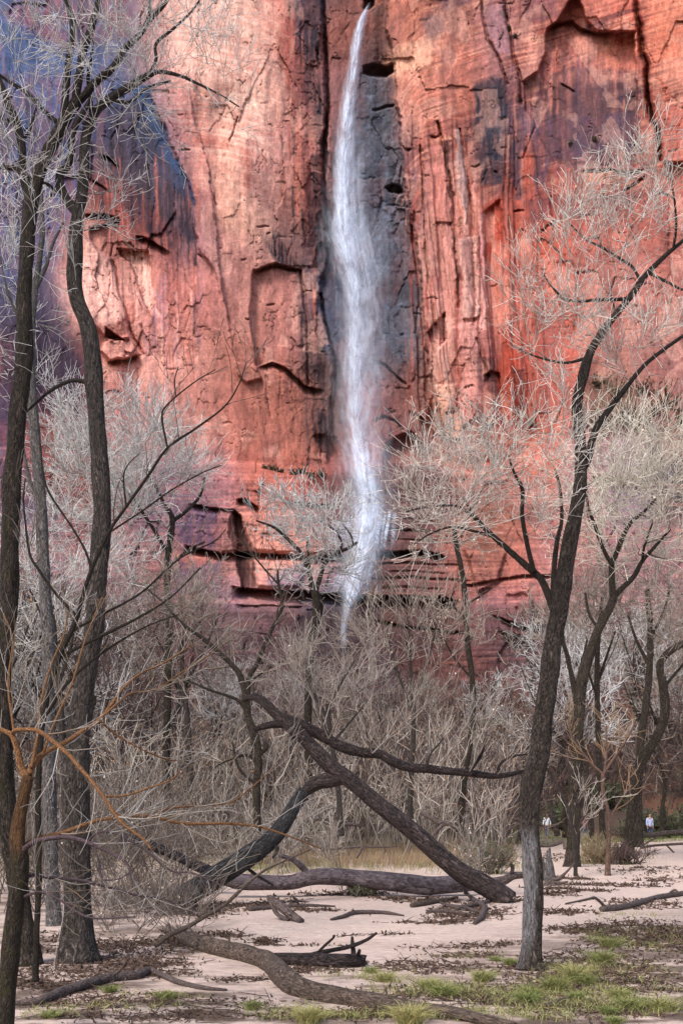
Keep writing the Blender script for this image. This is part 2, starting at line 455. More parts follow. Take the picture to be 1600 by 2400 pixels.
# --- colours of the rock: weathered faces, desert varnish, seeps, plus some painted-in light and shade
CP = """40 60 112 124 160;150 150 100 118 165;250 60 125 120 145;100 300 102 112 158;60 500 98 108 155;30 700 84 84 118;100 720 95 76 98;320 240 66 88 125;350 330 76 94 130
300 300 112 98 115;250 300 125 92 108;380 380 98 96 130;330 420 122 84 92;400 430 94 80 98;250 480 125 68 62;300 500 142 80 74;380 520 150 92 86;445 540 150 110 128
430 300 196 128 126;465 450 190 122 118;490 600 193 130 125;300 120 150 120 130;370 60 190 140 135;400 180 205 145 135
480 80 226 168 152;550 130 232 174 158;560 60 236 186 166;620 60 214 122 102;650 100 200 108 92;600 200 226 168 152;550 260 230 172 152;470 330 205 124 104;520 370 224 158 138;600 350 206 144 134;650 300 200 138 128;680 100 172 92 78;700 160 158 86 76;730 40 84 66 76;745 200 100 84 100;790 100 188 112 92;800 220 188 120 110;690 250 190 110 95
550 500 210 152 132;620 450 200 142 132;700 480 170 102 88;560 620 196 134 124;650 560 158 116 112;600 700 200 134 120;690 700 186 118 104;740 560 100 84 92;740 640 92 84 98;757 720 74 80 102
230 640 226 168 152;220 700 220 160 146;330 650 224 162 146;220 580 200 134 120;280 750 196 116 100;330 780 214 142 127;400 800 206 138 128;450 700 190 118 108;380 640 166 84 74;290 590 150 76 66;410 700 180 100 88
250 880 196 122 108;350 900 214 150 136;430 850 206 142 127;300 960 190 122 120;450 950 188 124 114;550 900 185 116 98;620 880 176 112 97;680 930 184 110 92;600 1000 184 110 92;700 1050 166 98 78;640 1050 175 106 86;530 1000 200 127 112;730 980 110 84 78;748 850 112 88 82
80 850 84 64 92;130 870 80 60 82;170 880 112 68 76;100 980 150 74 64;30 870 160 98 92;30 950 84 74 112;140 1060 140 74 64;60 1100 112 94 120
500 1150 174 116 122;440 1200 130 96 116;450 1230 122 90 110;480 1260 160 100 98;600 1235 214 140 122;650 1260 220 150 132;620 1340 214 146 127;680 1340 205 142 127;450 1310 180 110 100;450 1350 126 92 104;620 1140 190 96 76;700 1130 180 86 66;650 1180 200 110 86;745 1170 158 82 72;560 1440 160 120 138;650 1450 150 112 130;600 1510 122 98 120;740 1450 104 104 130
880 90 128 84 78;870 200 80 86 108;885 300 84 94 116;905 420 92 98 122;920 360 90 96 120;930 540 94 96 115;900 600 94 96 120;930 680 80 78 92;890 740 98 100 124;945 780 118 98 102;960 850 122 98 100;910 900 158 106 106;955 935 172 118 106;900 1000 172 110 102;965 1000 160 98 96;940 1080 112 74 80;900 1150 126 84 84;960 1200 116 78 76
950 60 210 124 94;1000 150 212 134 107;955 160 222 152 122;1050 60 166 104 92;1100 60 190 114 88;1155 80 168 124 138;1100 150 206 124 97;1000 250 206 118 97;1060 200 202 108 82;1155 200 118 94 110;1182 170 160 92 84;1250 100 192 108 86;1235 40 164 98 92;1320 110 200 114 97;1400 110 208 132 116;1430 40 214 114 92;1340 200 150 90 92;1400 250 125 86 88;1450 200 130 88 96;1300 220 186 102 86;1350 300 112 86 106;1420 330 138 88 92;1290 270 170 92 78;1550 100 226 124 88;1560 250 206 114 92;1580 50 220 134 104;1460 120 200 104 86
980 300 192 108 86;1010 400 206 130 116;1060 420 196 132 121;1100 450 206 118 102;1150 330 84 76 96;1160 420 80 76 92;1130 250 188 98 78;1200 300 112 94 116;1235 380 192 98 72;1300 400 162 84 78;1400 400 158 88 86;1350 360 128 80 92;1450 440 180 98 82;1300 460 204 108 82;1185 500 194 84 52;1170 600 190 78 42;1195 700 186 78 46;1190 850 180 72 42;1170 960 150 64 44;1260 560 200 92 62;1225 480 142 80 82;1350 500 190 94 76;1050 600 205 142 127;1000 600 200 128 112;1100 700 205 142 132;1050 800 205 142 127;1000 750 205 138 122;1080 900 205 142 132;1115 850 190 120 115;1142 890 140 78 68;1040 950 200 142 114;1100 980 195 122 102;1300 600 204 104 82;1300 800 196 98 78;1450 700 186 114 102;1300 950 184 98 82;1500 900 176 118 108;1550 950 158 102 98;1450 950 148 110 92;1250 1000 190 104 82
1470 1060 152 122 158;1400 1050 172 120 120;1550 1060 84 76 84;1000 1310 196 126 116;900 1290 152 104 100;950 1350 150 104 104;1050 1350 170 102 86;1000 1375 140 92 98;1130 1310 150 92 74;1200 1400 196 112 92;1180 1450 132 108 134;1100 1500 174 112 118;1000 1450 160 88 76;950 1450 130 86 90;1100 1600 150 92 90;1300 1400 170 112 110;1500 1400 160 112 120;1450 1600 168 92 80;850 1550 122 104 130;300 1500 140 100 110;100 1500 130 100 120;1500 1800 150 95 85;300 1800 130 95 90;900 1800 140 95 90;-300 300 100 110 150;-300 900 110 80 100;1900 300 206 118 92;1900 900 176 110 98;1900 1500 150 105 110;-200 1500 130 100 115"""
cp = np.array([[float(v) for v in s.split()] for s in CP.replace('\n', ';').split(';')])
SB = 6
xs, ys = WX[::SB, ::SB] + 14 * fbm(X[::SB, ::SB] / 40, Y_[::SB, ::SB] / 70, 3, 40), WY[::SB, ::SB] + 18 * fbm(X[::SB, ::SB] / 40, Y_[::SB, ::SB] / 90, 3, 41)
num = np.zeros(xs.shape + (3,)); den = np.zeros(xs.shape)
for (px, py, r, g, b) in cp:
    d2 = ((xs - px) / 1.0) ** 2 + ((ys - py) / 1.35) ** 2
    k = np.exp(-d2 / (2 * 38.0 ** 2)) + 2e-3 / (1 + d2 / 2500)
    num += k[..., None] * lin((r, g, b)); den += k
base_c = num / den[..., None]
iy = np.clip(np.arange(len(cy)) / SB, 0, base_c.shape[0] - 1.001); ix = np.clip(np.arange(len(cx)) / SB, 0, base_c.shape[1] - 1.001)
y0 = iy.astype(int); x0 = ix.astype(int); fy = (iy - y0)[:, None, None]; fx = (ix - x0)[None, :, None]
COL = (base_c[y0][:, x0] * (1 - fy) + base_c[y0 + 1][:, x0] * fy) * (1 - fx) + (base_c[y0][:, x0 + 1] * (1 - fy) + base_c[y0 + 1][:, x0 + 1] * fy) * fx


def blend(b, m, col):
    COL[b] = COL[b] * (1 - m[..., None]) + lin(col) * m[..., None]


def stain(pts, col, op=0.8, feather=6, streak=0.5, sxs=7.0, sys_=160.0, s=50):
    b, m = mask(pts, feather, 1.6)
    n = fbm((X[b] + (WX[b] - X[b]) * .4) / sxs, Y_[b] / sys_, 3, s)
    m = m * op * np.clip(1 - streak + streak * ss(-0.35, 0.3, n) * 1.6, 0, 1)
    blend(b, np.clip(m, 0, 1), col)


def drip(x0, y0, y1, w0, col, op, slant=0.0, s=0):
    b = box([(x0 - w0 + min(0, slant), y0), (x0 + w0 + max(0, slant), y1)], 6)
    t = (Y_[b] - y0) / (y1 - y0)
    x = X[b] + (WX[b] - X[b]) * .35
    m = np.exp(-((x - x0 - slant * t) / w0) ** 2 * 1.4) * ss(-.02, .04, t) * (1 - ss(.55, 1.05, t)) * op
    m *= ss(-.5, .2, fbm(x / 6, Y_[b] / 45, 2, 60 + s % 7))
    blend(b, np.clip(m, 0, 1), col)


# pale and warm faces first
stain([(360, -100), (600, -100), (650, 60), (665, 200), (640, 300), (560, 330), (470, 260), (400, 150)], (234, 182, 164), .5, 22, .3, 40, 60)
stain([(277, 583), (350, 588), (358, 640), (358, 690), (378, 748), (350, 735), (330, 690), (315, 640), (306, 617)], (236, 180, 162), .85, 3, .1)
stain([(190, 560), (225, 590), (262, 612), (269, 645), (288, 705), (300, 745), (250, 765), (195, 740)], (232, 172, 156), .8, 5, .15)
stain([(235, 800), (322, 800), (325, 830), (440, 830), (430, 900), (340, 900), (240, 890)], (228, 158, 140), .7, 8, .5)
stain([(440, 60), (520, 330), (560, 560), (520, 620), (470, 430)], (214, 140, 124), .35, 18, .6)
stain([(480, 330), (560, 320), (590, 520), (560, 560), (505, 520)], (234, 176, 152), .5, 14, .5, 14, 30)
stain([(455, 325), (480, 318), (545, 320), (540, 345), (470, 350)], (186, 92, 72), .7, 6, .4, 20, 20)
stain([(575, 320), (592, 330), (590, 420), (575, 460), (566, 380)], (168, 82, 66), .7, 5, .5)
sw = np.exp(-((X - 540) / 120) ** 2 - ((Y_ - 180) / 260) ** 2)
sb = fbm(X / 170, (Y_ - .25 * X + 14 * np.sin(X / 70)) / 10, 3, 84)
blend((slice(None), slice(None)), sw * .55 * ss(.04, .25, sb), (242, 200, 180)); blend((slice(None), slice(None)), sw * .45 * ss(.06, .28, -sb), (206, 128, 106))
# grey wet face beside the fall
wetm = np.clip(rec * ss(800, 850, WX + 0.0 * Y_) * ss(120, 190, Y_) * (1 - ss(820, 930, WY + 0.35 * (WX - 880))), 0, 1) * ss(-8, 26, xr - WX + 16 * fbm(X / 18, Y_ / 30, 3, 70))
wetm = wetm * (0.72 + 0.28 * ss(-.3, .3, fbm(X / 14, Y_ / 40, 3, 71)))
blend((slice(None), slice(None)), wetm * .88, (104, 108, 122))
blend((slice(None), slice(None)), wetm * .6 * ss(.05, .5, fbm(X / 26, Y_ / 16, 3, 72)), (134, 141, 166))
stain([(735, 660), (800, 650), (800, 860), (770, 850), (750, 760)], (82, 86, 112), .8, 8, .3)
stain([(895, 650), (985, 660), (985, 715), (930, 705), (890, 680)], (70, 66, 78), .7, 14, .3)
# blue-black varnish of the left wall, and its shade painted in as blue
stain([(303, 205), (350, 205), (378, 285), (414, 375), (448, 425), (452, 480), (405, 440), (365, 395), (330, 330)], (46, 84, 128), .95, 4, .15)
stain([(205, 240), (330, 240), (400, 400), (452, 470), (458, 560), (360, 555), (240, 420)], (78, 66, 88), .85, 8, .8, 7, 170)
stain([(205, 400), (300, 430), (430, 560), (400, 600), (300, 560), (215, 500)], (150, 64, 52), .55, 10, .8, 6, 120)
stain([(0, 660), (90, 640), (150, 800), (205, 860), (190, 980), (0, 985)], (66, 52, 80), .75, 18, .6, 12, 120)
stain([(0, 985), (120, 985), (200, 1000), (200, 1120), (0, 1200)], (160, 74, 58), .45, 18, .7, 9, 120)
stain([(-200, -120), (330, -120), (300, 200), (200, 420), (120, 640), (-200, 680)], (66, 94, 144), .72, 30, .75, 12, 120)  # broad upper-left blue: shade and haze painted over the varnish
stain([(0, 30), (140, -60), (330, -60), (300, 80), (150, 120)], (160, 92, 98), .7, 20, .8, 16, 60)
stain([(-100, 200), (200, 160), (240, 420), (140, 640), (-100, 640)], (150, 92, 96), .5, 30, .95, 10, 70, 55)
for k in range(40):
    x0 = rng.uniform(-60, 300); y0 = rng.uniform(-60, 500)
    drip(x0, y0, y0 + rng.uniform(80, 260), rng.uniform(2, 7), [(52, 60, 92), (150, 90, 92), (70, 74, 104)][k % 3], rng.uniform(.4, .8), 6, k)
for (x0, y0, y1, w0) in ((262, 300, 520, 6), (284, 330, 560, 8), (305, 360, 600, 5), (322, 350, 560, 9), (347, 380, 610, 7), (370, 400, 600, 6), (395, 420, 640, 9), (420, 440, 640, 8), (438, 470, 660, 7), (452, 500, 690, 6), (235, 420, 520, 7), (215, 330, 470, 8)):
    drip(x0, y0, y1, w0, (52, 44, 66), .95, 8, int(x0))
for k in range(90):
    x0 = rng.uniform(240, 462); y0 = rng.uniform(330, 600)
    drip(x0, y0, y0 + rng.uniform(80, 240), rng.uniform(1.5, 4), (206, 112, 92) if k % 3 == 0 else (88, 58, 70), rng.uniform(.4, .8), 8, k)
for k in range(60):
    x0 = rng.uniform(300, 470); y0 = rng.uniform(620, 800)
    drip(x0, y0, y0 + rng.uniform(60, 200), rng.uniform(2, 6), [(228, 164, 148), (170, 82, 70), (176, 132, 148), (214, 136, 118)][k % 4], rng.uniform(.4, .8), 4, k)
# black water streaks left of the fall
stain([(640, -120), (757, -120), (757, 60), (745, 140), (700, 120), (685, 40)], (64, 62, 84), .85, 10, .75, 8, 110)
for (x0, y0, y1, w0) in ((690, 10, 250, 5), (703, 20, 330, 4), (716, 0, 260, 6), (728, 30, 330, 5), (741, -20, 420, 8), (748, 200, 400, 7), (735, 360, 620, 10), (722, 380, 600, 5), (752, 400, 640, 9), (745, 500, 660, 10),
                         (704, 640, 880, 5), (722, 760, 900, 9), (743, 780, 920, 5), (757, 800, 930, 6), (733, 850, 905, 14), (716, 910, 1080, 4), (733, 900, 1070, 6), (752, 905, 1095, 7), (745, 930, 1090, 5), (760, 960, 1095, 6)):
    drip(x0, y0, y1, w0, (52, 48, 64), .9, 6, int(x0))
for k in range(60):
    x0 = rng.uniform(655, 765); y0 = rng.uniform(0, 900)
    drip(x0, y0, y0 + rng.uniform(60, 200), rng.uniform(1.2, 4), (58, 50, 62) if k % 3 else (206, 112, 84), rng.uniform(.4, .9), 4, k)
stain([(617, 545), (650, 552), (680, 598), (700, 625), (645, 618), (628, 585)], (52, 50, 66), .95, 5, .8, 5, 40)
stain([(560, 540), (640, 540), (620, 700), (560, 760)], (206, 146, 130), .3, 14, .5)
# right wall: bedding colours, varnish, orange seep
bn = fbm(X / 190, bed / 9, 4, 80)
rw = ss(905, 960, X) * (1 - ss(420, 640, Y_ - 0.12 * (X - 900)))
A = (slice(None), slice(None))
rw = rw * (.35 + .65 * bset)
blend(A, rw * .60 * ss(.06, .30, bn), (236, 168, 134))
blend(A, rw * .72 * ss(.08, .30, -bn), (122, 66, 68))
blend(A, rw * .35 * ss(.1, .4, fbm(X / 60, bed / 22, 3, 82)), (196, 92, 62))
lw = ss(1000, 1090, Y_)
bn2 = fbm(X / 170, bed / 8, 4, 81)
blend(A, lw * .35 * ss(.05, .35, bn2), (214, 140, 122)); blend(A, lw * .40 * ss(.05, .35, -bn2), (112, 76, 78))
stain([(1112, 190), (1150, 180), (1192, 200), (1190, 300), (1180, 430), (1128, 440), (1110, 330)], (56, 57, 78), .95, 7, .45, 8, 70)
stain([(1200, 230), (1260, 250), (1300, 385), (1260, 480), (1210, 470), (1195, 330)], (98, 78, 102), .75, 10, .7, 10, 90)
stain([(1285, 165), (1400, 160), (1490, 165), (1500, 350), (1480, 385), (1350, 395), (1285, 370), (1272, 260)], (108, 74, 84), .88, 6, .35, 12, 150)
stain([(1285, 170), (1400, 165), (1485, 165), (1480, 190), (1290, 200)], (220, 140, 118), .5, 10, .6, 14, 60)
stain([(1390, 90), (1480, 80), (1490, 160), (1390, 160)], (226, 134, 104), .6, 10, .4)
stain([(1360, 60), (1440, 40), (1430, 82), (1370, 82)], (100, 62, 74), .7, 8, .7, 9, 60)
stain([(1130, 480), (1172, 462), (1190, 560), (1232, 800), (1235, 1010), (1178, 1012), (1158, 900), (1142, 700)], (196, 76, 40), .9, 6, .35, 6, 220)
stain([(1172, 462), (1330, 440), (1330, 620), (1250, 760), (1200, 800)], (206, 94, 64), .6, 24, .6, 12, 160)
for k in range(150):
    x0 = rng.uniform(950, 1250); y0 = rng.uniform(300, 900)
    drip(x0, y0, y0 + rng.uniform(90, 320), rng.uniform(1.5, 6), [(222, 156, 142), (176, 78, 56), (120, 68, 70), (206, 134, 120), (192, 96, 72)][k % 5], rng.uniform(.4, .85), -2, k)
for k in range(70):
    x0 = rng.uniform(1190, 1500); y0 = rng.uniform(70, 300)
    drip(x0, y0, y0 + rng.uniform(60, 220), rng.uniform(1.5, 5), [(92, 66, 92), (220, 136, 112), (98, 78, 110)][k % 3], rng.uniform(.3, .7), 0, k)
for k in range(40):
    x0 = rng.uniform(1230, 1600); y0 = rng.uniform(400, 800)
    drip(x0, y0, y0 + rng.uniform(60, 260), rng.uniform(2, 7), [(206, 122, 100), (150, 72, 66), (190, 84, 56), (150, 104, 118)][k % 4], rng.uniform(.3, .6), 0, k)
stain([(1370, 880), (1480, 900), (1500, 1025), (1400, 1020), (1340, 960)], (104, 98, 74), .55, 14, .7, 16, 16)
for (pts, c_, o_, st_) in (([(872, 20), (915, -20), (905, 60), (922, 130), (880, 152), (862, 120)], (112, 80, 80), .8, .4), ([(985, 40), (1030, 30), (1040, 75), (1005, 95)], (104, 74, 84), .8, .2), ([(1040, 20), (1110, 0), (1115, 90), (1060, 110)], (150, 92, 84), .6, .5),
                           ([(1010, -60), (1120, -60), (1100, 10), (1030, 25)], (122, 86, 100), .7, .4), ([(1130, 20), (1180, 10), (1200, 130), (1160, 130)], (184, 136, 150), .7, .4), ([(1215, -60), (1320, -60), (1300, 40), (1240, 60)], (150, 92, 100), .7, .4),
                           ([(905, 110), (1010, 90), (1010, 150), (915, 180)], (240, 182, 148), .6, .3), ([(925, 190), (1080, 150), (1090, 260), (940, 300)], (214, 134, 112), .5, .3), ([(1275, 275), (1500, 260), (1495, 345), (1290, 375)], (96, 76, 104), .55, .5),
                           ([(1360, 405), (1440, 400), (1440, 430), (1370, 432)], (226, 140, 100), .7, .3), ([(1225, 470), (1480, 450), (1470, 500), (1240, 520)], (126, 78, 88), .5, .6), ([(1500, 260), (1620, 240), (1620, 380), (1530, 380)], (190, 104, 90), .6, .5),
                           ([(640, 40), (690, 30), (735, 330), (720, 560), (690, 300)], (176, 88, 74), .5, .6), ([(470, 480), (505, 470), (510, 640), (480, 600)], (206, 150, 140), .5, .2), ([(620, 640), (700, 640), (700, 840), (600, 840)], (190, 122, 112), .5, .4), ([(560, 900), (700, 910), (720, 1080), (560, 1060)], (186, 112, 92), .5, .5)):
    stain(pts, c_, o_, 6, st_, 9, 60)
# columns right of the fall: flat pale faces between red and dark seams
for (pts, c_, o_) in (([(1073, 560), (1122, 555), (1122, 742), (1086, 747)], (212, 160, 148), .8), ([(1063, 307), (1077, 306), (1099, 450), (1092, 525), (1080, 470), (1068, 400)], (190, 156, 152), .85), ([(1126, 500), (1134, 500), (1136, 770), (1126, 768)], (214, 150, 150), .8),
                      ([(1063, 768), (1120, 750), (1130, 973), (1080, 1000)], (212, 146, 136), .7), ([(1012, 905), (1068, 900), (1079, 1030), (1020, 1020)], (220, 166, 136), .75), ([(1022, 520), (1060, 520), (1066, 760), (1030, 740)], (208, 142, 130), .7), ([(1003, 345), (1030, 340), (1050, 500), (1018, 520)], (214, 138, 126), .7),
                      ([(985, 540), (1000, 540), (1020, 940), (1006, 940), (998, 720)], (206, 150, 136), .6)):
    stain(pts, c_, o_, 2.5, .15)
for (pts, c_, o_) in (([(989, 560), (996, 560), (1010, 850), (1001, 850)], (150, 60, 44), .85), ([(1036, 330), (1046, 330), (1066, 560), (1070, 660), (1062, 660), (1056, 500)], (96, 52, 50), .85), ([(1080, 310), (1088, 310), (1110, 460), (1118, 560), (1108, 560), (1098, 450)], (168, 76, 58), .8),
                      ([(1064, 640), (1071, 640), (1078, 960), (1068, 960)], (164, 76, 60), .8), ([(1112, 480), (1124, 480), (1126, 760), (1122, 760)], (176, 86, 66), .6), ([(1136, 840), (1158, 840), (1160, 985), (1140, 985)], (96, 56, 56), .75), ([(1200, 860), (1226, 860), (1230, 1008), (1204, 1010)], (120, 44, 34), .8),
                      ([(1108, 290), (1126, 285), (1128, 450), (1112, 440)], (120, 70, 66), .75), ([(1196, 330), (1212, 330), (1220, 470), (1204, 470)], (92, 74, 96), .8), ([(1226, 360), (1250, 360), (1250, 470), (1232, 470)], (206, 96, 66), .75), ([(1252, 370), (1262, 370), (1262, 450), (1254, 450)], (96, 66, 78), .7), ([(1180, 410), (1192, 410), (1196, 520), (1184, 520)], (196, 98, 78), .7)):
    stain(pts, c_, o_, 2.5, .4, 5, 60)
block([(1073, 560), (1122, 555), (1122, 742), (1086, 747)], -.5, 2); block([(1063, 768), (1120, 750), (1130, 973), (1080, 1000)], -.6, 2, .4); block([(1063, 307), (1077, 306), (1099, 450), (1092, 525), (1080, 470)], -.5, 2); block([(1022, 520), (1060, 520), (1066, 760), (1030, 740)], .5, 2)
block([(1012, 905), (1068, 900), (1079, 1030), (1020, 1020)], -.7, 2.5, .6)
# varnish of the benches
stain([(400, 1195), (505, 1195), (510, 1290), (440, 1280), (400, 1260)], (98, 84, 126), .5, 8, .8, 12, 40)
stain([(400, 1300), (520, 1310), (520, 1390), (400, 1390)], (100, 86, 124), .5, 10, .8, 12, 40)
stain([(400, 1295), (520, 1300), (500, 1320), (400, 1315)], (214, 126, 100), .6, 8, .4)
stain([(620, 1355), (720, 1320), (720, 1380), (640, 1382)], (126, 112, 150), .6, 8, .3)
stain([(545, 1195), (562, 1212), (592, 1290), (600, 1378), (565, 1378), (550, 1300)], (84, 54, 54), .8, 4, .3)
stain([(700, 1420), (1050, 1410), (1050, 1530), (700, 1560)], (98, 84, 98), .6, 20, .6, 14, 60)
stain([(300, 1420), (1400, 1430), (1500, 1860), (200, 1860)], (118, 80, 76), .5, 30, .5, 40, 14)
stain([(750, 1110), (1040, 1100), (1020, 1290), (760, 1295)], (112, 78, 80), .7, 22, .4, 10, 90)
stain([(860, 1300), (1060, 1295), (1060, 1392), (860, 1390)], (118, 84, 84), .5, 14, .6, 60, 8)
# patina: greyish brown varnish sheets and paler, freshly spalled faces with crisp edges
pa = fbm(WX / 46, Y_ / 190, 4, 86); pb = fbm(WX / 70, WY / 80, 4, 87) + .25 * np.sign(fa)
blend(A, up * .32 * ss(.06, .34, pa) * ss(455, 500, X), (134, 88, 90)); blend(A, up * .30 * ss(.18, .36, pb) * ss(430, 480, X) * (1 - .8 * rec), (228, 172, 152))
blend(A, up * .22 * ss(.14, .36, -pb) * ss(455, 500, X), (150, 84, 72))
# small ups and downs of tone everywhere
runs = np.clip(np.exp(-((X - 710) / 60) ** 2) + np.exp(-((X - 350) / 100) ** 2 - ((Y_ - 600) / 330) ** 2) + .8 * np.exp(-((X - 1120) / 150) ** 2 - ((Y_ - 620) / 330) ** 2) + .7 * np.exp(-((X - 1380) / 110) ** 2 - ((Y_ - 200) / 150) ** 2), 0, 1) * up
v = 1 + 0.24 * fbm(X / 24, Y_ / 40, 4, 90) + 0.30 * fbm(X / 4.5, Y_ / 80, 3, 91) * (0.06 + runs) + 0.14 * fbm(X / 90, bed / 4, 3, 92) + 0.22 * fbm(X / 6, Y_ / 6, 3, 93)
COL = COL * np.clip(v, .5, 1.5)[..., None]
crk = np.exp(-(fbm(WX / 45, WY / 65, 3, 95) / 0.012) ** 2) * ss(0.0, .3, fbm(X / 70, Y_ / 70, 2, 96)) * .5
D += crk * 0.35
COL = COL * (1 - 0.55 * crk)[..., None] * (1 - 0.38 * JOINT)[..., None]
lum = (COL * [.3, .5, .2]).sum(-1, keepdims=True)
COL = np.clip(lum + (COL - lum) * .75, .004, 1) * [1.0, 1.0, .98]
COL = 0.22 * (np.clip(COL, 0.004, 1) / 0.22) ** 1.3
soak_shade = np.clip(.42 * ss(1405, 1440, Y_ + 8 * fbm(X / 40, Y_ / 40, 2, 97)) + .30 * ss(1095, 1150, Y_) * np.exp(-((X - 900) / 130) ** 2), 0, .5)  # wet rock darkening; low on the cliff it paints in shade too
COL = COL * (1 - soak_shade)[..., None] * (1 - soak_shade[..., None] * np.array([0, .08, .22]))
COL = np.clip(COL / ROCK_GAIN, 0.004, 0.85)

CLIFF_D = D.copy()
def cliff_d(px, py):
    i = int(np.clip((py - cy[0]) / STEP, 0, len(cy) - 1)); j = int(np.clip((px - cx[0]) / STEP, 0, len(cx) - 1))
    return CLIFF_D[i, j]

V = np.stack([(X - 800) / F * D, D, H + (HZ - Y_) / F * D], -1)
ny, nx = X.shape
top = V[0].copy(); top[:, 1] += 60; top[:, 2] += 6          # the plateau behind the rim
V = np.concatenate([top[None], V], 0); CC = np.concatenate([COL[:1], COL], 0)
idx = np.arange((ny + 1) * nx).reshape(ny + 1, nx)
q = np.stack([idx[:-1, :-1], idx[1:, :-1], idx[1:, 1:], idx[:-1, 1:]], -1).reshape(-1, 4)
n = N('sandstone')
tc = n('ShaderNodeTexCoord').outputs['Object']
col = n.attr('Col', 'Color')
g1 = n.noise(n.mapping(tc, (1, 1, 0.45)), 2.2, 5, 0.62); g2 = n.noise(n.mapping(tc, (1, 1, 2.2)), 4.5, 4, 0.6)
g3 = n.noise(n.mapping(tc, (2.2, 1, 0.10)), 2.6, 4, 0.65)
col = n.mix(1.0, col, n.ramp(g1, [(0.30, 0.68), (0.70, 1.26)]), 'MULTIPLY')
col = n.mix(1.0, col, n.ramp(g2, [(0.32, 0.82), (0.68, 1.16)]), 'MULTIPLY')
col = n.mix(1.0, col, n.ramp(g3, [(0.33, 0.92), (0.66, 1.06)]), 'MULTIPLY')
hb = n.math('ADD', n.math('MULTIPLY', g1, 0.7), n.math('MULTIPLY', g2, 0.5))
n.bsdf(col, 0.85, n.bump(hb, 0.8, 0.16), 0.25)
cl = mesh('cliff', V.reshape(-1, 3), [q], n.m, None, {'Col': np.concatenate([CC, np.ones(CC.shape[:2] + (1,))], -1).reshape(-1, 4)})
tag(cl, 'sheer red sandstone cliff streaked with dark desert varnish', None, None, 'structure')

# ------------------------------------------------------------------ the waterfall
WF = np.array([(868, 4, 5), (859, 22, 7), (848, 50, 12), (839, 90, 16), (831, 150, 18), (821, 210, 20), (814, 280, 22), (808, 350, 23), (806, 420, 24), (806, 480, 27), (807, 540, 35), (818, 600, 32), (829, 660, 25),
               (832, 720, 24), (834, 780, 26), (834, 840, 29), (834, 900, 28), (833, 960, 27), (840, 1020, 30), (848, 1080, 33), (857, 1140, 38), (864, 1185, 47), (864, 1205, 50), (860, 1235, 48), (852, 1275, 44),
               (845, 1310, 42), (836, 1345, 36), (828, 1385, 26), (814, 1425, 15), (806, 1470, 10), (804, 1540, 9)], float)
VE = np.array([(0, 0, 1.0), (200, 2, 1.3), (420, 8, 1.5), (540, 14, 1.5), (660, 16, 2.0), (780, 16, 2.1), (950, 12, 2.0), (1100, 4, 1.6), (1205, 0, 1.25), (1400, 4, 1.2), (1540, 0, 1)], float)
Vw, Qw, UV, DN = [], [], [], []
rows = np.arange(4, 1541, 5.0)
cxw = np.interp(rows, WF[:, 1], WF[:, 0]); hw = np.interp(rows, WF[:, 1], WF[:, 2])
yd = np.array([min(cliff_d(x + dx, yy) for dx in (-30, 0, 30)) for x, yy in zip(cxw, rows)])
yd = np.array([yd[max(0, k - 6):k + 7].min() for k in range(len(yd))]) - 1.3
yd = np.minimum(yd, 121.4); yd = np.minimum.accumulate(yd); yd = np.convolve(np.pad(yd, 8, 'edge'), np.ones(17) / 17, 'valid')
base_i = 0
for L, (ws, dens, dof, veil) in enumerate([(0.86, 1.25, 0.0, 0), (0.66, 1.1, -0.5, 0), (1.12, .72, 0.5, 0), (.95, .62, -1.0, 1), (1.05, .56, 0.9, 1), (1.35, .40, -1.5, 1), (1.7, .28, 1.2, 1)]):
    nc = 21
    u = np.linspace(-1, 1, nc)
    R, U = np.meshgrid(rows, u, indexing='ij')
    half = (hw * ws)[:, None]; shx = 0
    if veil:
        half = half * np.interp(rows, VE[:, 0], VE[:, 2])[:, None]; shx = np.interp(rows, VE[:, 0], VE[:, 1])[:, None]
    pxx = cxw[:, None] + shx + U * half + 5 * fbm(R / 60, U * 0.6, 3, 100 + L) * ss(60, 300, R) + 3 * fbm(R / 25, U, 2, 120 + L)
    dep = yd[:, None] + dof * ss(30, 400, R) - 0.9 * (1 - U ** 2) * np.sqrt(ws) + 0.5 * fbm(R / 90, U * 2, 2, 110 + L)
    v = np.stack([(pxx - 800) / F * dep, dep, H + (HZ - R) / F * dep], -1)
    Vw.append(v.reshape(-1, 3))
    i = np.arange(len(rows) * nc).reshape(len(rows), nc) + base_i; base_i += i.size
    Qw.append(np.stack([i[:-1, :-1], i[1:, :-1], i[1:, 1:], i[:-1, 1:]], -1).reshape(-1, 4))
    UV.append(np.stack([U * half / 20 + L * 7.3, R / 100 + 0.45 * np.abs(U) ** 1.5 * ws, np.full(U.shape, float(L))], -1).reshape(-1, 3))
    e = np.clip(1 - np.abs(U) ** 2.2, 0, 1) ** 1.2
    fade = (1 - .30 * ss(560, 760, R)) * ss(4, 30, R) * (1 + .15 * ss(1180, 1240, R)) * (1 - .6 * ss(1380, 1440, R)) * (1 - ss(1470, 1540, R))
    if veil: fade = fade * ss(150, 520, R) * (1 - .25 * ss(1000, 1180, R))
    DN.append((e * dens * fade).ravel())
n = N('falling_water')
v = n.attr('flow', 'Vector')
a = n.noise(n.mapping(v, (2.6, 0.8, 1)), 1.0, 5, 0.62); b = n.noise(n.mapping(v, (.8, 2.6, 1)), 1.0, 4, 0.62, dist=.5)
t = n.math('MULTIPLY', n.ramp(a, [(0.36, 0.06), (0.64, 1.0)]), n.ramp(b, [(0.38, 0.16), (0.60, 1.0)]))
al = n.math('MINIMUM', n.math('MULTIPLY', t, n.attr('dens')), 0.97)
df = n('ShaderNodeBsdfDiffuse'); df.inputs[0].default_value = (.76, .835, .97, 1)
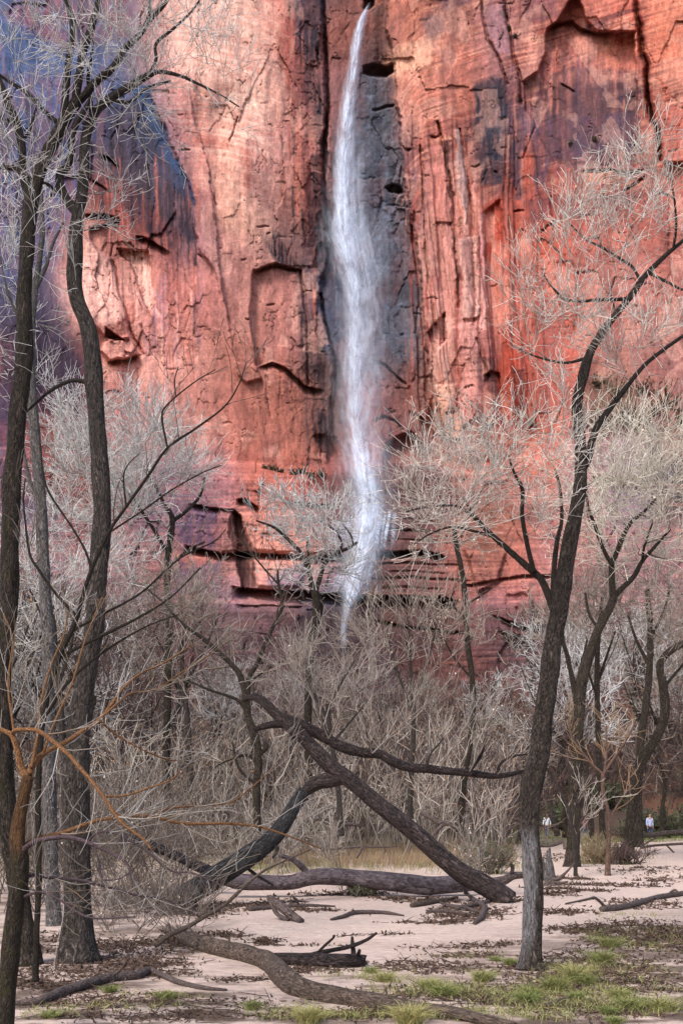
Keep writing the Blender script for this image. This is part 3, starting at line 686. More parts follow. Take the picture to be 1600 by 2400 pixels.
tl = n('ShaderNodeBsdfTranslucent'); tl.inputs[0].default_value = (.76, .835, .97, 1)
m1 = n('ShaderNodeMixShader'); m1.inputs[0].default_value = .25; n.l(df.outputs[0], m1.inputs[1]); n.l(tl.outputs[0], m1.inputs[2])
m2 = n('ShaderNodeMixShader'); tr = n('ShaderNodeBsdfTransparent')
n.l(al, m2.inputs[0]); n.l(tr.outputs[0], m2.inputs[1]); n.l(m1.outputs[0], m2.inputs[2]); n.l(m2.outputs[0], n.out.inputs[0])
WATER = n.m
# side strands that spill over the bench to the right of the main fall
for (pts, wd, dn) in (([(893, 1196), (890, 1215), (884, 1245), (882, 1290)], 6, 2.4), ([(914, 1194), (911, 1215), (904, 1250), (900, 1288)], 5, 2.4), ([(904, 1200), (897, 1240), (893, 1288)], 3.5, 1.8), ([(925, 1200), (922, 1240), (920, 1285)], 7, .7), ([(876, 1292), (868, 1330), (862, 1380)], 6, 1.2), ([(848, 1300), (842, 1350), (838, 1395)], 7, 1.4),
                      ([(828, 1205), (812, 1225), (800, 1260), (792, 1290)], 16, .8), ([(790, 1215), (782, 1250), (775, 1290)], 12, .6), ([(880, 1300), (884, 1350), (886, 1395)], 12, .6), ([(810, 1330), (796, 1360), (790, 1390)], 16, .7), ([(855, 1300), (860, 1350), (862, 1392)], 14, .5)):
    p = np.array(pts, float); r2 = np.arange(p[0, 1], p[-1, 1] + .1, 4.0); xx = np.interp(r2, p[:, 1], p[:, 0])
    u = np.linspace(-1, 1, 7); R, U = np.meshgrid(r2, u, indexing='ij')
    dd = np.array([min(cliff_d(x + k, yy) for k in (-12, 0, 12)) for x, yy in zip(xx, r2)]) - .35
    dd = np.minimum.accumulate(dd)[:, None] - .2 * (1 - U ** 2)
    pxx = xx[:, None] + U * wd
    Vw.append(np.stack([(pxx - 800) / F * dd, dd, H + (HZ - R) / F * dd], -1).reshape(-1, 3))
    i = np.arange(R.size).reshape(R.shape) + base_i; base_i += i.size
    Qw.append(np.stack([i[:-1, :-1], i[1:, :-1], i[1:, 1:], i[:-1, 1:]], -1).reshape(-1, 4))
    UV.append(np.stack([U * wd / 20 + xx[:, None], R / 100, 0 * U], -1).reshape(-1, 3))
    t = (R - p[0, 1]) / (p[-1, 1] - p[0, 1])
    DN.append(((1 - np.abs(U) ** 2.4) * dn * ss(0, .1, t) * (1 - .8 * ss(.5, 1, t))).ravel())
wfo = mesh('waterfall', np.concatenate(Vw), Qw, WATER, None, {'flow': np.concatenate(UV), 'dens': np.concatenate(DN)})
tag(wfo, 'tall thin white waterfall dropping down the cliff onto a ledge', None, None, 'structure')
# ------------------------------------------------------------------ the ground
def hill(x, y):
    x = np.asarray(x, float); y = np.asarray(y, float)
    open_r = ss(4, 16, x)                                   # the wash stays flat for longer on the right
    y0 = 46 + 22 * open_r
    rise = 10.5 * ss(0, 1, (y - y0) / (118 - y0)) + 2.5 * ss(0, .35, (y - y0) / (118 - y0))
    far = ss(45, 70, y)
    return rise + far * 0.9 * fbm(x / 9, y / 9, 3, 201) + (0.05 * fbm(x / 2.2, y / 1.6, 3, 202) + 0.09 * fbm(x / 9, y / 6, 2, 203)) * (1 - far)


def on(px, py):
    """where the line of sight through a pixel meets the ground"""
    Y = gy(py)
    for _ in range(12):
        x = (px - 800) / F * Y; z = float(hill(x, Y))
        Y = 0.5 * Y + 0.5 * (H - z) * F / (py - HZ)
    return np.array([(px - 800) / F * Y, Y, float(hill((px - 800) / F * Y, Y))])


yr = np.concatenate([np.linspace(-40, 5.2, 14), 5.5 * (140 / 5.5) ** np.linspace(0, 1, 560)])
uc = np.concatenate([-np.geomspace(3, 0.56, 40), np.linspace(-.55, .55, 440), np.geomspace(.56, 3, 40)])
GU, GYr = np.meshgrid(uc, yr)
GXr = GU * np.maximum(GYr, 8)
GZ = hill(GXr, GYr)
ppx = 800 + F * GXr / np.maximum(GYr, 1); ppy = HZ + F * (H - GZ) / np.maximum(GYr, 1)
sand = np.array([.56, .425, .352]); litter = np.array([.105, .072, .055]); damp = np.array([.40, .29, .235])
n1 = fbm(GXr / 1.1, GYr / 0.55, 4, 210); n2 = fbm(GXr / 5, GYr / 3.2, 3, 211); n3 = fbm(GXr / .35, GYr / .2, 3, 212)
cg = sand[None, None] * (1 + .10 * n1 + .08 * n2 + .06 * n3)[..., None]
def gm(m, c):
    global cg
    cg = cg * (1 - m[..., None]) + np.array(c) * m[..., None]
gm(.6 * ss(.05, .5, n2), damp)
nearright = ss(850, 1250, ppx + .9 * (ppy - 2250)) * ss(2120, 2260, ppy + .10 * (ppx - 1300))
gm(.9 * nearright * ss(-.35, .2, n1 + .5 * n3), (.15, .105, .085))
gm(.75 * ss(.1, .38, n1 * .8 + n3 * .5 + .25 * ss(2280, 2400, ppy)) * ss(2180, 2330, ppy), litter)
leftb = (1 - ss(380, 620, ppx - .35 * (ppy - 2150))) * ss(1990, 2090, ppy)
gm(.7 * leftb * ss(-.25, .25, n1 + .5 * n3), litter)
back = (1 - ss(1960, 2075, ppy + 30 * n2 + .035 * (ppx - 800) + 40 * ss(1150, 1300, ppx))) * ss(8, 14, GYr)
gm(.92 * back * ss(-.5, .1, n1 + .3), (.23, .185, .11))
far_ = ss(44, 62, GYr + 4 * n2 - 12 * ss(4, 14, GXr))
gm(far_, (.072, .048, .038))
gm(far_ * .55 * ss(.05, .3, n2), (.17, .075, .045))
gm(far_ * .7 * ss(.12, .4, fbm(GXr / 7, GYr / 7, 3, 215)), (.075, .095, .035))
n = N('sand_and_litter')
tc = n('ShaderNodeTexCoord').outputs['Object']
s1 = n.noise(tc, 9, 5, .65); s2 = n.noise(tc, 60, 3, .6); s3 = n.noise(n.mapping(tc, (1.2, 4.0, 1)), 2.0, 4, .6)
col = n.mix(1.0, n.attr('Col', 'Color'), n.ramp(s1, [(.3, .84), (.7, 1.12)]), 'MULTIPLY')
col = n.mix(1.0, col, n.ramp(s2, [(.3, .86), (.7, 1.12)]), 'MULTIPLY')
hb = n.math('ADD', n.math('MULTIPLY', s1, .6), n.math('ADD', n.math('MULTIPLY', s2, .15), s3))
n.bsdf(col, .95, n.bump(hb, .7, .09), .1)
i = np.arange(GU.size).reshape(GU.shape)
g = mesh('ground', np.stack([GXr, GYr, GZ], -1).reshape(-1, 3), [np.stack([i[:-1, :-1], i[:-1, 1:], i[1:, 1:], i[1:, :-1]], -1).reshape(-1, 4)],
         n.m, None, {'Col': np.concatenate([np.clip(cg, .01, .9), np.ones(cg.shape[:2] + (1,))], -1).reshape(-1, 4)})
tag(g, 'pale pink sand flat with leaf litter rising to brushy slopes', None, None, 'structure')

# ------------------------------------------------------------------ wood: thick limbs
def catmull(p, n_):
    p = np.asarray(p, float)
    q = np.concatenate([[2 * p[0] - p[1]], p, [2 * p[-1] - p[-2]]])
    seg = len(p) - 1
    t = np.linspace(0, seg, n_); k = np.minimum(t.astype(int), seg - 1); f = (t - k)[:, None]
    a, b, c, d = q[k], q[k + 1], q[k + 2], q[k + 3]
    return 0.5 * (2 * b + (c - a) * f + (2 * a - 5 * b + 4 * c - d) * f ** 2 + (3 * b - a - 3 * c + d) * f ** 3)


def limb(path, Y, dy=None, sag=None):
    """pixel path (x, y, width) at distance Y -> smooth 3D points and radii; dy: depth drift along it"""
    p = np.array([list(q[:3]) for q in path], float)
    d = np.linspace(0, 1, len(p)) * (dy or 0.0)
    yy = Y + d + np.array([q[3] if len(q) > 3 else 0.0 for q in path])
    pts = np.array([P(a, b, c) for (a, b, _), c in zip(p, yy)])
    rad = p[:, 2] / 2 / F * yy
    L = np.linalg.norm(np.diff(pts, axis=0), axis=1).sum()
    n_ = int(np.clip(L / max(rad.mean() * .7, .02), 8, 160))
    c = catmull(np.column_stack([pts, rad]), n_)
    return c[:, :3], np.maximum(c[:, 3], rad.min() * .7)


def tube(pts, rad, sides=14, rough=.06, seed=0, flare=0.0, jag=0.0):
    pts = np.asarray(pts); rad = np.asarray(rad); n_ = len(pts)
    T = np.gradient(pts, axis=0); T /= np.linalg.norm(T, axis=1)[:, None] + 1e-9
    ref = np.array([1.0, 0, 0]) if abs(T[0][0]) < .8 else np.array([0, 0, 1.0])
    A = np.zeros_like(pts); a = ref - T[0] * ref.dot(T[0])
    for k in range(n_):
        a = a - T[k] * a.dot(T[k]); a /= np.linalg.norm(a) + 1e-9; A[k] = a
    B = np.cross(T, A)
    ln = np.concatenate([[0], np.cumsum(np.linalg.norm(np.diff(pts, axis=0), axis=1))])
    th = np.linspace(0, 2 * np.pi, sides, endpoint=False)
    Cc, S = np.cos(th)[None], np.sin(th)[None]
    r0 = max(rad.mean(), 1e-4)
    lo = ln[:, None] / r0
    r = rad[:, None] * (1 + rough * (1.2 * pn(Cc * 1.3 + 9, lo * .22 + Cc * .3, seed) + 1.0 * pn(S * 1.3 + 5, lo * .3, seed + 3) + .7 * pn(Cc * 4 + S * 3, lo * .12, seed + 6)))
    if flare: r = r * (1 + flare * np.exp(-ln / (r0 * 2.2))[:, None] * (1 + .35 * np.cos(th * 3 + seed)[None]))
    V = pts[:, None] + r[..., None] * (Cc[..., None] * A[:, None] + S[..., None] * B[:, None])
    if jag:
        rj = np.random.default_rng(seed + 9)
        for e, sg in ((0, -1), (-1, 1)):
            V[e] += sg * T[e] * (rj.uniform(0, 1, sides) ** 2 * jag * r0 * 2)[:, None]
    i = np.arange(n_ * sides).reshape(n_, sides); j = np.roll(i, -1, 1)
    Q = np.stack([i[:-1], j[:-1], j[1:], i[1:]], -1).reshape(-1, 4)
    V = V.reshape(-1, 3)
    c0, c1 = len(V), len(V) + 1
    V = np.concatenate([V, pts[:1], pts[-1:]])
    Tr = np.concatenate([np.stack([j[0], i[0], np.full(sides, c0)], -1), np.stack([i[-1], j[-1], np.full(sides, c1)], -1)])
    o = seed * 1.7
    bk = np.stack([np.broadcast_to(Cc, r.shape) * .5 + o, np.broadcast_to(S, r.shape) * .5, np.broadcast_to(lo * .16, r.shape)], -1).reshape(-1, 3)
    bk = np.concatenate([bk, [[o, 0, 0], [o, 0, lo[-1, 0] * .16]]])
    return V, Q, Tr, bk


def wood(name, chains, mat, parent=None, origin=None, attrs_fn=None, **kw):
    """one or more joined thick limbs as one mesh"""
    VV, QQ, TT, BB = [], [], [], []; o = 0
    for k, (p, r) in enumerate(chains):
        V, Q, T, b = tube(p, r, kw.get('sides', 14), kw.get('rough', .06), kw.get('seed', 0) + k, kw.get('flare', 0.0) if k == 0 else 0, kw.get('jag', 0.0))
        VV.append(V); QQ.append(Q + o); TT.append(T + o); BB.append(b); o += len(V)
    V = np.concatenate(VV); at = {'bark': np.concatenate(BB)}
    if attrs_fn is not None: at.update(attrs_fn(V))
    return mesh(name, V, [np.concatenate(QQ), np.concatenate(TT)], mat, parent, at, True, None, origin)


# ------------------------------------------------------------------ wood: twigs, grown in whole generations at once
def resamp(p, r, K):
    t = np.linspace(0, len(p) - 1, K); k = np.minimum(t.astype(int), len(p) - 2); f = t - k
    return p[k] * (1 - f)[:, None] + p[k + 1] * f[:, None], r[k] * (1 - f) + r[k + 1] * f


def bundle(chains, K=10):
    a = [resamp(np.asarray(p), np.asarray(r), K) for p, r in chains]
    return np.stack([x[0] for x in a]), np.stack([x[1] for x in a])


def grow(par, n_, L, ang=(25, 60), K=5, up=.15, wig=.16, rr=.55, rmin=.004, tr=(.15, 1.0), seed=0, curl=.08):
    """n_ new shoots spread over the parent shoots; L: length range; up: how far they turn to the light"""
    P0, R0 = par
    g_ = np.random.default_rng(seed)
    M, K0 = P0.shape[:2]
    ln = np.linalg.norm(np.diff(P0, axis=1), axis=2).sum(1)
    w_ = ln / ln.sum()
    pi = g_.choice(M, n_, p=w_)
    t = g_.uniform(tr[0], tr[1], n_)
    f = t * (K0 - 1); k = np.minimum(f.astype(int), K0 - 2); fr = (f - k)
    a, b = P0[pi, k], P0[pi, k + 1]
    pos = a * (1 - fr)[:, None] + b * fr[:, None]
    tan = b - a; tan /= np.linalg.norm(tan, axis=1)[:, None] + 1e-9
    rad = R0[pi, k] * (1 - fr) + R0[pi, k + 1] * fr
    rv = g_.normal(size=(n_, 3)); rv -= tan * (rv * tan).sum(1)[:, None]; rv /= np.linalg.norm(rv, axis=1)[:, None] + 1e-9
    an = np.radians(g_.uniform(ang[0], ang[1], n_))
    d = tan * np.cos(an)[:, None] + rv * np.sin(an)[:, None]
    d[:, 2] += up; d /= np.linalg.norm(d, axis=1)[:, None]
    Ls = g_.uniform(L[0], L[1], n_) * (1.1 - .45 * t)
    st = (Ls / (K - 1))[:, None]
    pts = [pos]
    for q in range(K - 1):
        d = d + wig * g_.normal(size=(n_, 3)); d[:, 2] += curl
        d /= np.linalg.norm(d, axis=1)[:, None]
        pts.append(pts[-1] + d * st)
    r0 = np.maximum(rad * rr, rmin)
    rt = np.linspace(1, 0, K)[None]
    R = np.maximum(rmin * .8, r0[:, None] * (.35 + .65 * rt))
    return np.stack(pts, 1), R


def reach(chains, targets, r0, seed=0, K=7, up=.25):
    """boughs from the nearest older wood to each target point (fills a crown of a given shape)"""
    g_ = np.random.default_rng(seed)
    nodes = np.concatenate([np.asarray(p)[len(p) // 4:] for p, _ in chains]); nr = np.concatenate([np.asarray(r)[len(r) // 4:] for _, r in chains])
    d0 = np.array([np.linalg.norm(nodes - t, axis=1).min() for t in targets])
    out = []
    for t in np.asarray(targets)[np.argsort(d0)]:
        dv = t - nodes; d = np.linalg.norm(dv, axis=1)
        cost = d * (1 + .7 * (dv[:, 2] < -.1 * d)) + .15 * d.mean() * g_.uniform(0, 1, len(d))
        k = int(np.argmin(cost)); s_ = nodes[k]
        L = np.linalg.norm(t - s_)
        if L < .05: continue
        u = np.linspace(0, 1, K)[:, None]
        side = g_.normal(size=3) * L * .10
        bend = np.array([0, 0, -up * L * .35]) + side
        pts = s_ * (1 - u) + t * u + bend * (u * (1 - u) * 4 * .6) + g_.normal(size=(K, 3)) * L * .025 * (u * (1 - u) * 4)
        rs = min(nr[k] * .75, r0 * (.5 + .5 * L)); r = rs * (1 - .75 * u[:, 0])
        out.append((pts, r))
        nodes = np.concatenate([nodes, pts[2:]]); nr = np.concatenate([nr, r[2:]])
    return out


def blob(cxp, cyp, rx, ry, Y, dz, n_, seed, shell=.5):
    """points in an ellipsoid given in pixels at distance Y; most of them towards its skin"""
    g_ = np.random.default_rng(seed)
    v = g_.normal(size=(n_, 3)); v /= np.linalg.norm(v, axis=1)[:, None]
    v *= (g_.uniform(0, 1, n_) ** (1 / 3 * (1 - shell) + .02))[:, None]
    c = P(cxp, cyp, Y); s_ = Y / F
    return c + v * np.array([rx * s_, dz, ry * s_])


TWR = .00030       # the finest twigs: radius per metre of distance
def prisms(levels, s=3, seed=0, tones=None):
    """all twig generations as one set of thin prisms, with their tone and a random number per twig"""
    g_ = np.random.default_rng(seed)
    VV, QQ, TN, RN = [], [], [], []; o = 0
    th = np.linspace(0, 2 * np.pi, s, endpoint=False)
    for li, (Pp, R) in enumerate(levels):
        M, K = Pp.shape[:2]
        T = np.gradient(Pp, axis=1); T /= np.linalg.norm(T, axis=2)[..., None] + 1e-9
        ref = g_.normal(size=(M, 1, 3))
        A = ref - T * (ref * T).sum(2)[..., None]; A /= np.linalg.norm(A, axis=2)[..., None] + 1e-9
        B = np.cross(T, A)
        V = Pp[:, :, None] + R[:, :, None, None] * (np.cos(th)[None, None, :, None] * A[:, :, None] + np.sin(th)[None, None, :, None] * B[:, :, None])
        i = np.arange(M * K * s).reshape(M, K, s) + o; o += i.size
        j = np.roll(i, -1, 2)
        QQ.append(np.stack([i[:, :-1], j[:, :-1], j[:, 1:], i[:, 1:]], -1).reshape(-1, 4))
        VV.append(V.reshape(-1, 3))
        tn = np.full(M * K * s, 1.0) if tones is None else np.full(M * K * s, tones[li])
        TN.append(tn); RN.append(np.repeat(g_.uniform(0, 1, M), K * s))
    return np.concatenate(VV), np.concatenate(QQ), np.concatenate(TN), np.concatenate(RN)


def leaves(levels, n_, size, seed=0):
    """dry leaves hung on the last generation of twigs"""
    g_ = np.random.default_rng(seed)
    Pp = levels[-1][0]; k = g_.integers(0, len(Pp), n_); q = g_.integers(1, Pp.shape[1], n_)
    c = Pp[k, q] + g_.normal(size=(n_, 3)) * size * .6
    a = g_.normal(size=(n_, 3)); a /= np.linalg.norm(a, axis=1)[:, None]
    b = np.cross(a, g_.normal(size=(n_, 3))); b /= np.linalg.norm(b, axis=1)[:, None]
    s_ = (size * g_.uniform(.6, 1.2, n_))[:, None]
    nrm = np.cross(a, b) * s_ * .25
    V = np.stack([c - a * s_, c + b * s_ * .7 + nrm, c + a * s_, c - b * s_ * .7 + nrm], 1).reshape(-1, 3)
    i = np.arange(n_ * 4).reshape(n_, 4)
    return V, i, np.repeat(g_.uniform(0, 1, n_), 4)


def crown(root, levels, mat, seed=0, tones=None, lf=None, lmat=None, name='crown', s=3):
    V, Q, t, r = prisms(levels, s, seed, tones)
    if lf:
        V2, Q2, r2 = leaves(levels, lf[0], lf[1], seed + 1)
        mi = np.concatenate([np.zeros(len(Q)), np.ones(len(Q2))])
        Q = np.concatenate([Q, Q2 + len(V)]); V = np.concatenate([V, V2]); t = np.concatenate([t, np.ones(len(V2))]); r = np.concatenate([r, r2])
        return mesh(name, V, [Q], [mat, lmat], root, {'tone': t, 'rnd': r}, True, mi)
    return mesh(name, V, [Q], mat, root, {'tone': t, 'rnd': r})


# ------------------------------------------------------------------ bark and twig colours
BK_DARK = bark_mat('dark_bark', (.014, .010, .008), (0.115, 0.085, 0.067), moss=(.042, .038, .012))
BK_GREY = bark_mat('grey_bark', (.018, .014, .012), (0.158, 0.126, 0.108))
BK_PALE = bark_mat('pale_bark', (.05, .042, .038), (0.372, 0.335, 0.317))
BK_BARE = bark_mat('bark_and_bare_wood', (.013, .010, .008), (0.139, 0.104, 0.084), bare=(.42, .385, .385))
BK_LOG = bark_mat('log_bark', (.014, .010, .010), (0.131, 0.094, 0.088), .8)
BK_SMOOTH = bark_mat('smooth_log', (.034, .023, .023), (0.142, 0.113, 0.122), .5, .35)
BK_MUD = bark_mat('silted_log', (.030, .020, .015), (0.176, 0.126, 0.098), .7, .6)
BK_ORANGE = bark_mat('orange_bark', (.045, .020, .010), (0.307, 0.149, 0.064), .4, .4)
BK_PURPLE = bark_mat('purplish_bark', (.020, .012, .013), (0.131, 0.089, 0.097), .5, .4)
BK_DRIFT = bark_mat('driftwood', (.026, .018, .016), (0.180, 0.134, 0.120), .6, .5)
TW_WHITE = twig_mat('whitish_twigs', (.03, .023, .019), (.72, .70, .67), (.36, .33, .31))
TW_CREAM = twig_mat('cream_twigs', (.03, .021, .016), (.78, .72, .61), (.42, .36, .29))
TW_GREY = twig_mat('grey_twigs', (.026, .02, .017), (.54, .47, .40), (.21, .16, .13))
TW_BROWN = twig_mat('brown_twigs', (.016, .011, .009), (.085, .055, .042), (.20, .165, .14))
TW_PURPLE = twig_mat('purple_brown_twigs', (.04, .027, .026), (.17, .115, .10), (.065, .040, .036))
TW_ORANGE = twig_mat('orange_twigs', (.13, .075, .045), (.34, .20, .10), (.30, .22, .16))
TW_DULL = twig_mat('dull_grey_twigs', (.022, .016, .014), (.42, .355, .30), (.16, .12, .10))
TW_DULLC = twig_mat('dull_cream_twigs', (.022, .016, .012), (.44, .385, .33), (.17, .13, .11))
BK_PINK = bark_mat('pinkish_bark', (.05, .028, .02), (.17, .105, .08), .4, .3)
LF_PALE = leaf_mat('pale_dry_leaves', (.70, .58, .50), (.46, .32, .22))
LF_RUST = leaf_mat('rusty_dry_leaves', (.40, .20, .09), (.24, .12, .055))
LF_GREEN = leaf_mat('small_green_leaves', (.075, .105, .045), (.12, .13, .07))
GRASS = leaf_mat('grass_blades', (.095, .145, .032), (.34, .30, .12))
STRAW = leaf_mat('straw', (.42, .33, .19), (.24, .17, .10))
# ------------------------------------------------------------------ the trees, one by one
def tree(name, label, cat, Y, trunk, limbs, blobs, tw, bark, group=None, base=None, seed=0, dz=2.0, fine=(1.0, 5, 5), lens=((.5, 1.1), (.3, .7), (.16, .42)),
         lf=None, lmat=None, rb=.03, dy=0, flare=.3, tones=(.25, .75, 1, 1), twr=TWR, up=.18, direct=0, sides=14, bare_fn=None, angs=(25, 60), limb_name='limb'):
    """trunk and limbs: pixel paths; blobs: (x, y, rx, ry, number) crown masses"""
    tp = limb(trunk, Y, dy)
    b = tp[0][0].copy()
    if base is None: b[2] = float(hill(b[0], b[1])) - .03
    root = empty(name, b); tag(root, label, cat, group)
    wood('trunk', [tp], bark, root, seed=seed, flare=flare, sides=sides + 6, rough=.10, attrs_fn=bare_fn)
    ch = [tp]
    for k, lp in enumerate(limbs):
        l_ = limb(lp, lp_Y(tp, lp, Y), (lp_dy[k % 5] if dz > 1 else 0) * min(dz, 2) * .4)
        ch.append(l_)
        wood(limb_name, [l_], bark, root, seed=seed + 20 + k, sides=10, rough=.05)
    tgt = np.concatenate([blob(x, y, rx, ry, Y, dz, n_, seed + 31 + k) for k, (x, y, rx, ry, n_) in enumerate(blobs)]) if blobs else np.zeros((0, 3))
    upper = [(p[int(len(p) * .45):], r[int(len(p) * .45):]) for p, r in ch[:1]] + ch[1:]
    bs = reach(upper, tgt, rb, seed) if len(tgt) else []
    par = bundle(bs + (ch[1:] if direct else []), 9)
    rm = twr * Y
    nb = par[0].shape[0]
    f, c1, c2 = fine
    n1 = int(nb * 3.3 * f); n2 = int(n1 * c1 * .62); n3 = int(n2 * c2 * .55)
    lens = [(a_ * 1.25, b_ * 1.25) for a_, b_ in lens]
    l1 = grow(par, n1, lens[0], angs, 5, up, .15, .5, rm * 1.15, (.25, 1), seed + 1)
    l2 = grow(l1, n2, lens[1], angs, 4, up, .16, .6, rm, (.15, 1), seed + 2)
    l3 = grow(l2, n3, lens[2], (20, 55), 3, up * .8, .18, .7, rm * .9, (.15, 1), seed + 3)
    lv = [bundle(bs, 9)] + [l1, l2, l3] if bs else [l1, l2, l3]
    crown(root, lv, tw, seed, tones if bs else tones[1:], lf, lmat)
    return root


lp_dy = (1.0, -.8, .5, -1.0, .8)
def lp_Y(tp, lp, Y):
    """depth of the trunk where a limb leaves it"""
    p = tp[0]; sx = 800 + F * p[:, 0] / p[:, 1]; sy = HZ - F * (p[:, 2] - H) / p[:, 1]
    k = int(np.argmin(np.hypot(sx - lp[0][0], sy - lp[0][1])))
    return float(p[k, 1])


# -- big forked cottonwood at the far left
tree('cottonwood_tree', 'big dark forked cottonwood beside the sapling, outermost trunk of all', 'tree', 11.2,
     [(66, 2268, 62), (58, 2190, 52), (50, 2120, 48), (28, 1990, 46), (14, 1850, 44), (8, 1700, 43), (8, 1560, 43), (17, 1463, 43), (25, 1310, 43), (28, 1157, 42), (40, 1000, 40), (54, 880, 40), (59, 780, 38), (57, 700, 36), (63, 600, 34), (70, 500, 33), (84, 430, 31), (100, 385, 28), (120, 345, 27), (140, 306, 26), (160, 268, 25), (180, 240, 24)],
     [[(74, 470, 24), (62, 440, 22), (54, 400, 20), (50, 332, 19), (36, 281, 18), (10, 219, 16), (-12, 160, 14), (-40, 80, 11), (-50, -30, 8)],
      [(146, 300, 20), (150, 270, 18), (156, 204, 17), (164, 120, 16), (172, 60, 15), (160, 15, 13), (146, -40, 10), (130, -110, 7)],
      [(176, 246, 20), (186, 180, 19), (197, 116, 18), (216, 61, 17), (232, 0, 15), (240, -60, 12), (260, -130, 8)],
      [(182, 240, 18), (200, 222, 17), (224, 194, 17), (265, 158, 15), (291, 117, 14), (327, 82, 12), (350, 50, 10), (386, 10, 8), (420, -40, 5)],
      [(336, 72, 9), (348, 40, 8), (352, 0, 7), (356, -50, 5)],
      [(150, 290, 12), (126, 280, 11), (95, 250, 10), (60, 215, 9), (20, 190, 7), (-20, 160, 5)],
      [(80, 430, 9), (40, 398, 12), (8, 392, 10), (-30, 380, 8)],
      [(56, 330, 7), (75, 290, 6), (92, 230, 4)],
      [(20, 1880, 9), (-10, 1800, 8), (-40, 1760, 5)]],
     [(60, 60, 130, 110, 26), (250, 40, 130, 90, 20), (40, 260, 120, 120, 18), (330, 20, 110, 70, 12), (20, 480, 90, 110, 10), (-20, 700, 80, 150, 6)], TW_WHITE, BK_DARK,
     seed=101, dz=.9, fine=(.75, 3.4, 2.6), lens=((.25, .6), (.16, .4), (.1, .26)), rb=.014, dy=.8, up=.12, lf=(260, .011), lmat=LF_PALE)

# -- second big trunk
tree('cottonwood_tree', 'second big dark trunk, bent like a swan neck, with a bluish side', 'tree', 11.5,
     [(182, 2256, 86), (181, 2180, 70), (182, 2060, 64), (182, 1950, 62), (178, 1837, 60), (184, 1740, 56), (192, 1650, 52), (206, 1550, 48), (222, 1470, 46), (226, 1390, 45), (234, 1290, 43), (240, 1208, 43), (236, 1106, 42), (228, 1004, 41), (222, 920, 41), (220, 860, 42), (212, 800, 38), (203, 755, 36), (186, 715, 35), (177, 678, 35), (176, 622, 34), (178, 575, 33), (180, 530, 31), (186, 490, 27), (193, 455, 25), (197, 408, 24), (199, 347, 23), (206, 306, 22), (219, 270, 21)],
     [[(218, 272, 20), (235, 250, 19), (270, 224, 18), (311, 199, 16), (345, 178, 14), (375, 168, 9), (423, 178, 7), (459, 194, 6), (510, 219, 4), (560, 250, 3)],
      [(182, 500, 22), (163, 476, 22), (150, 456, 21), (140, 425, 20), (144, 405, 19), (157, 390, 18), (168, 357, 17), (169, 321, 16), (180, 288, 15), (196, 262, 12), (214, 230, 9)],
      [(214, 275, 11), (213, 230, 10), (207, 180, 9), (214, 140, 7), (220, 90, 5)],
      [(258, 232, 8), (290, 240, 8), (310, 236, 7), (347, 206, 6), (400, 190, 4)],
      [(352, 174, 9), (366, 140, 8), (367, 102, 7), (408, 66, 6), (446, 30, 5), (468, 0, 4), (490, -40, 3)],
      [(150, 452, 10), (130, 445, 8), (112, 432, 7), (90, 425, 5)],
      [(222, 905, 12), (200, 895, 11), (165, 893, 9), (120, 915, 8), (85, 945, 6), (40, 985, 4)]],
     [(400, 110, 150, 110, 26), (470, 210, 110, 60, 14), (330, 250, 110, 70, 10), (250, 120, 110, 100, 12), (270, 430, 60, 60, 4), (130, 600, 60, 80, 5)], TW_WHITE, BK_GREY,
     seed=131, dz=.8, fine=(.7, 3.4, 2.6), lens=((.25, .6), (.16, .4), (.1, .26)), rb=.012, dy=.6, up=.05, lf=(120, .011), lmat=LF_PALE)

# -- paler thin trunk between and behind the two
tree('cottonwood_tree', 'thin pale grey trunk standing between and behind two big dark ones', 'tree', 15.0,
     [(128, 2180, 34), (122, 2050, 32), (118, 1900, 31), (116, 1750, 30), (114, 1600, 30), (112, 1480, 29), (107, 1387, 28), (102, 1310, 27), (97, 1182, 26), (88, 1080, 25), (80, 990, 24), (74, 900, 22), (72, 800, 20), (80, 700, 17), (92, 610, 14), (100, 540, 12), (96, 440, 10), (104, 340, 8)],
     [[(84, 680, 10), (110, 620, 9), (125, 570, 7), (150, 520, 5)], [(74, 850, 10), (50, 760, 8), (20, 690, 6), (0, 600, 4)], [(98, 1190, 9), (70, 1120, 7), (50, 1020, 5)]],
     [(60, 560, 120, 160, 22), (40, 380, 100, 100, 12), (70, 800, 80, 90, 6)], TW_WHITE, BK_PALE, seed=151, dz=1.0, fine=(.8, 4, 3), lens=((.3, .7), (.2, .45), (.12, .3)), rb=.014, sides=10)

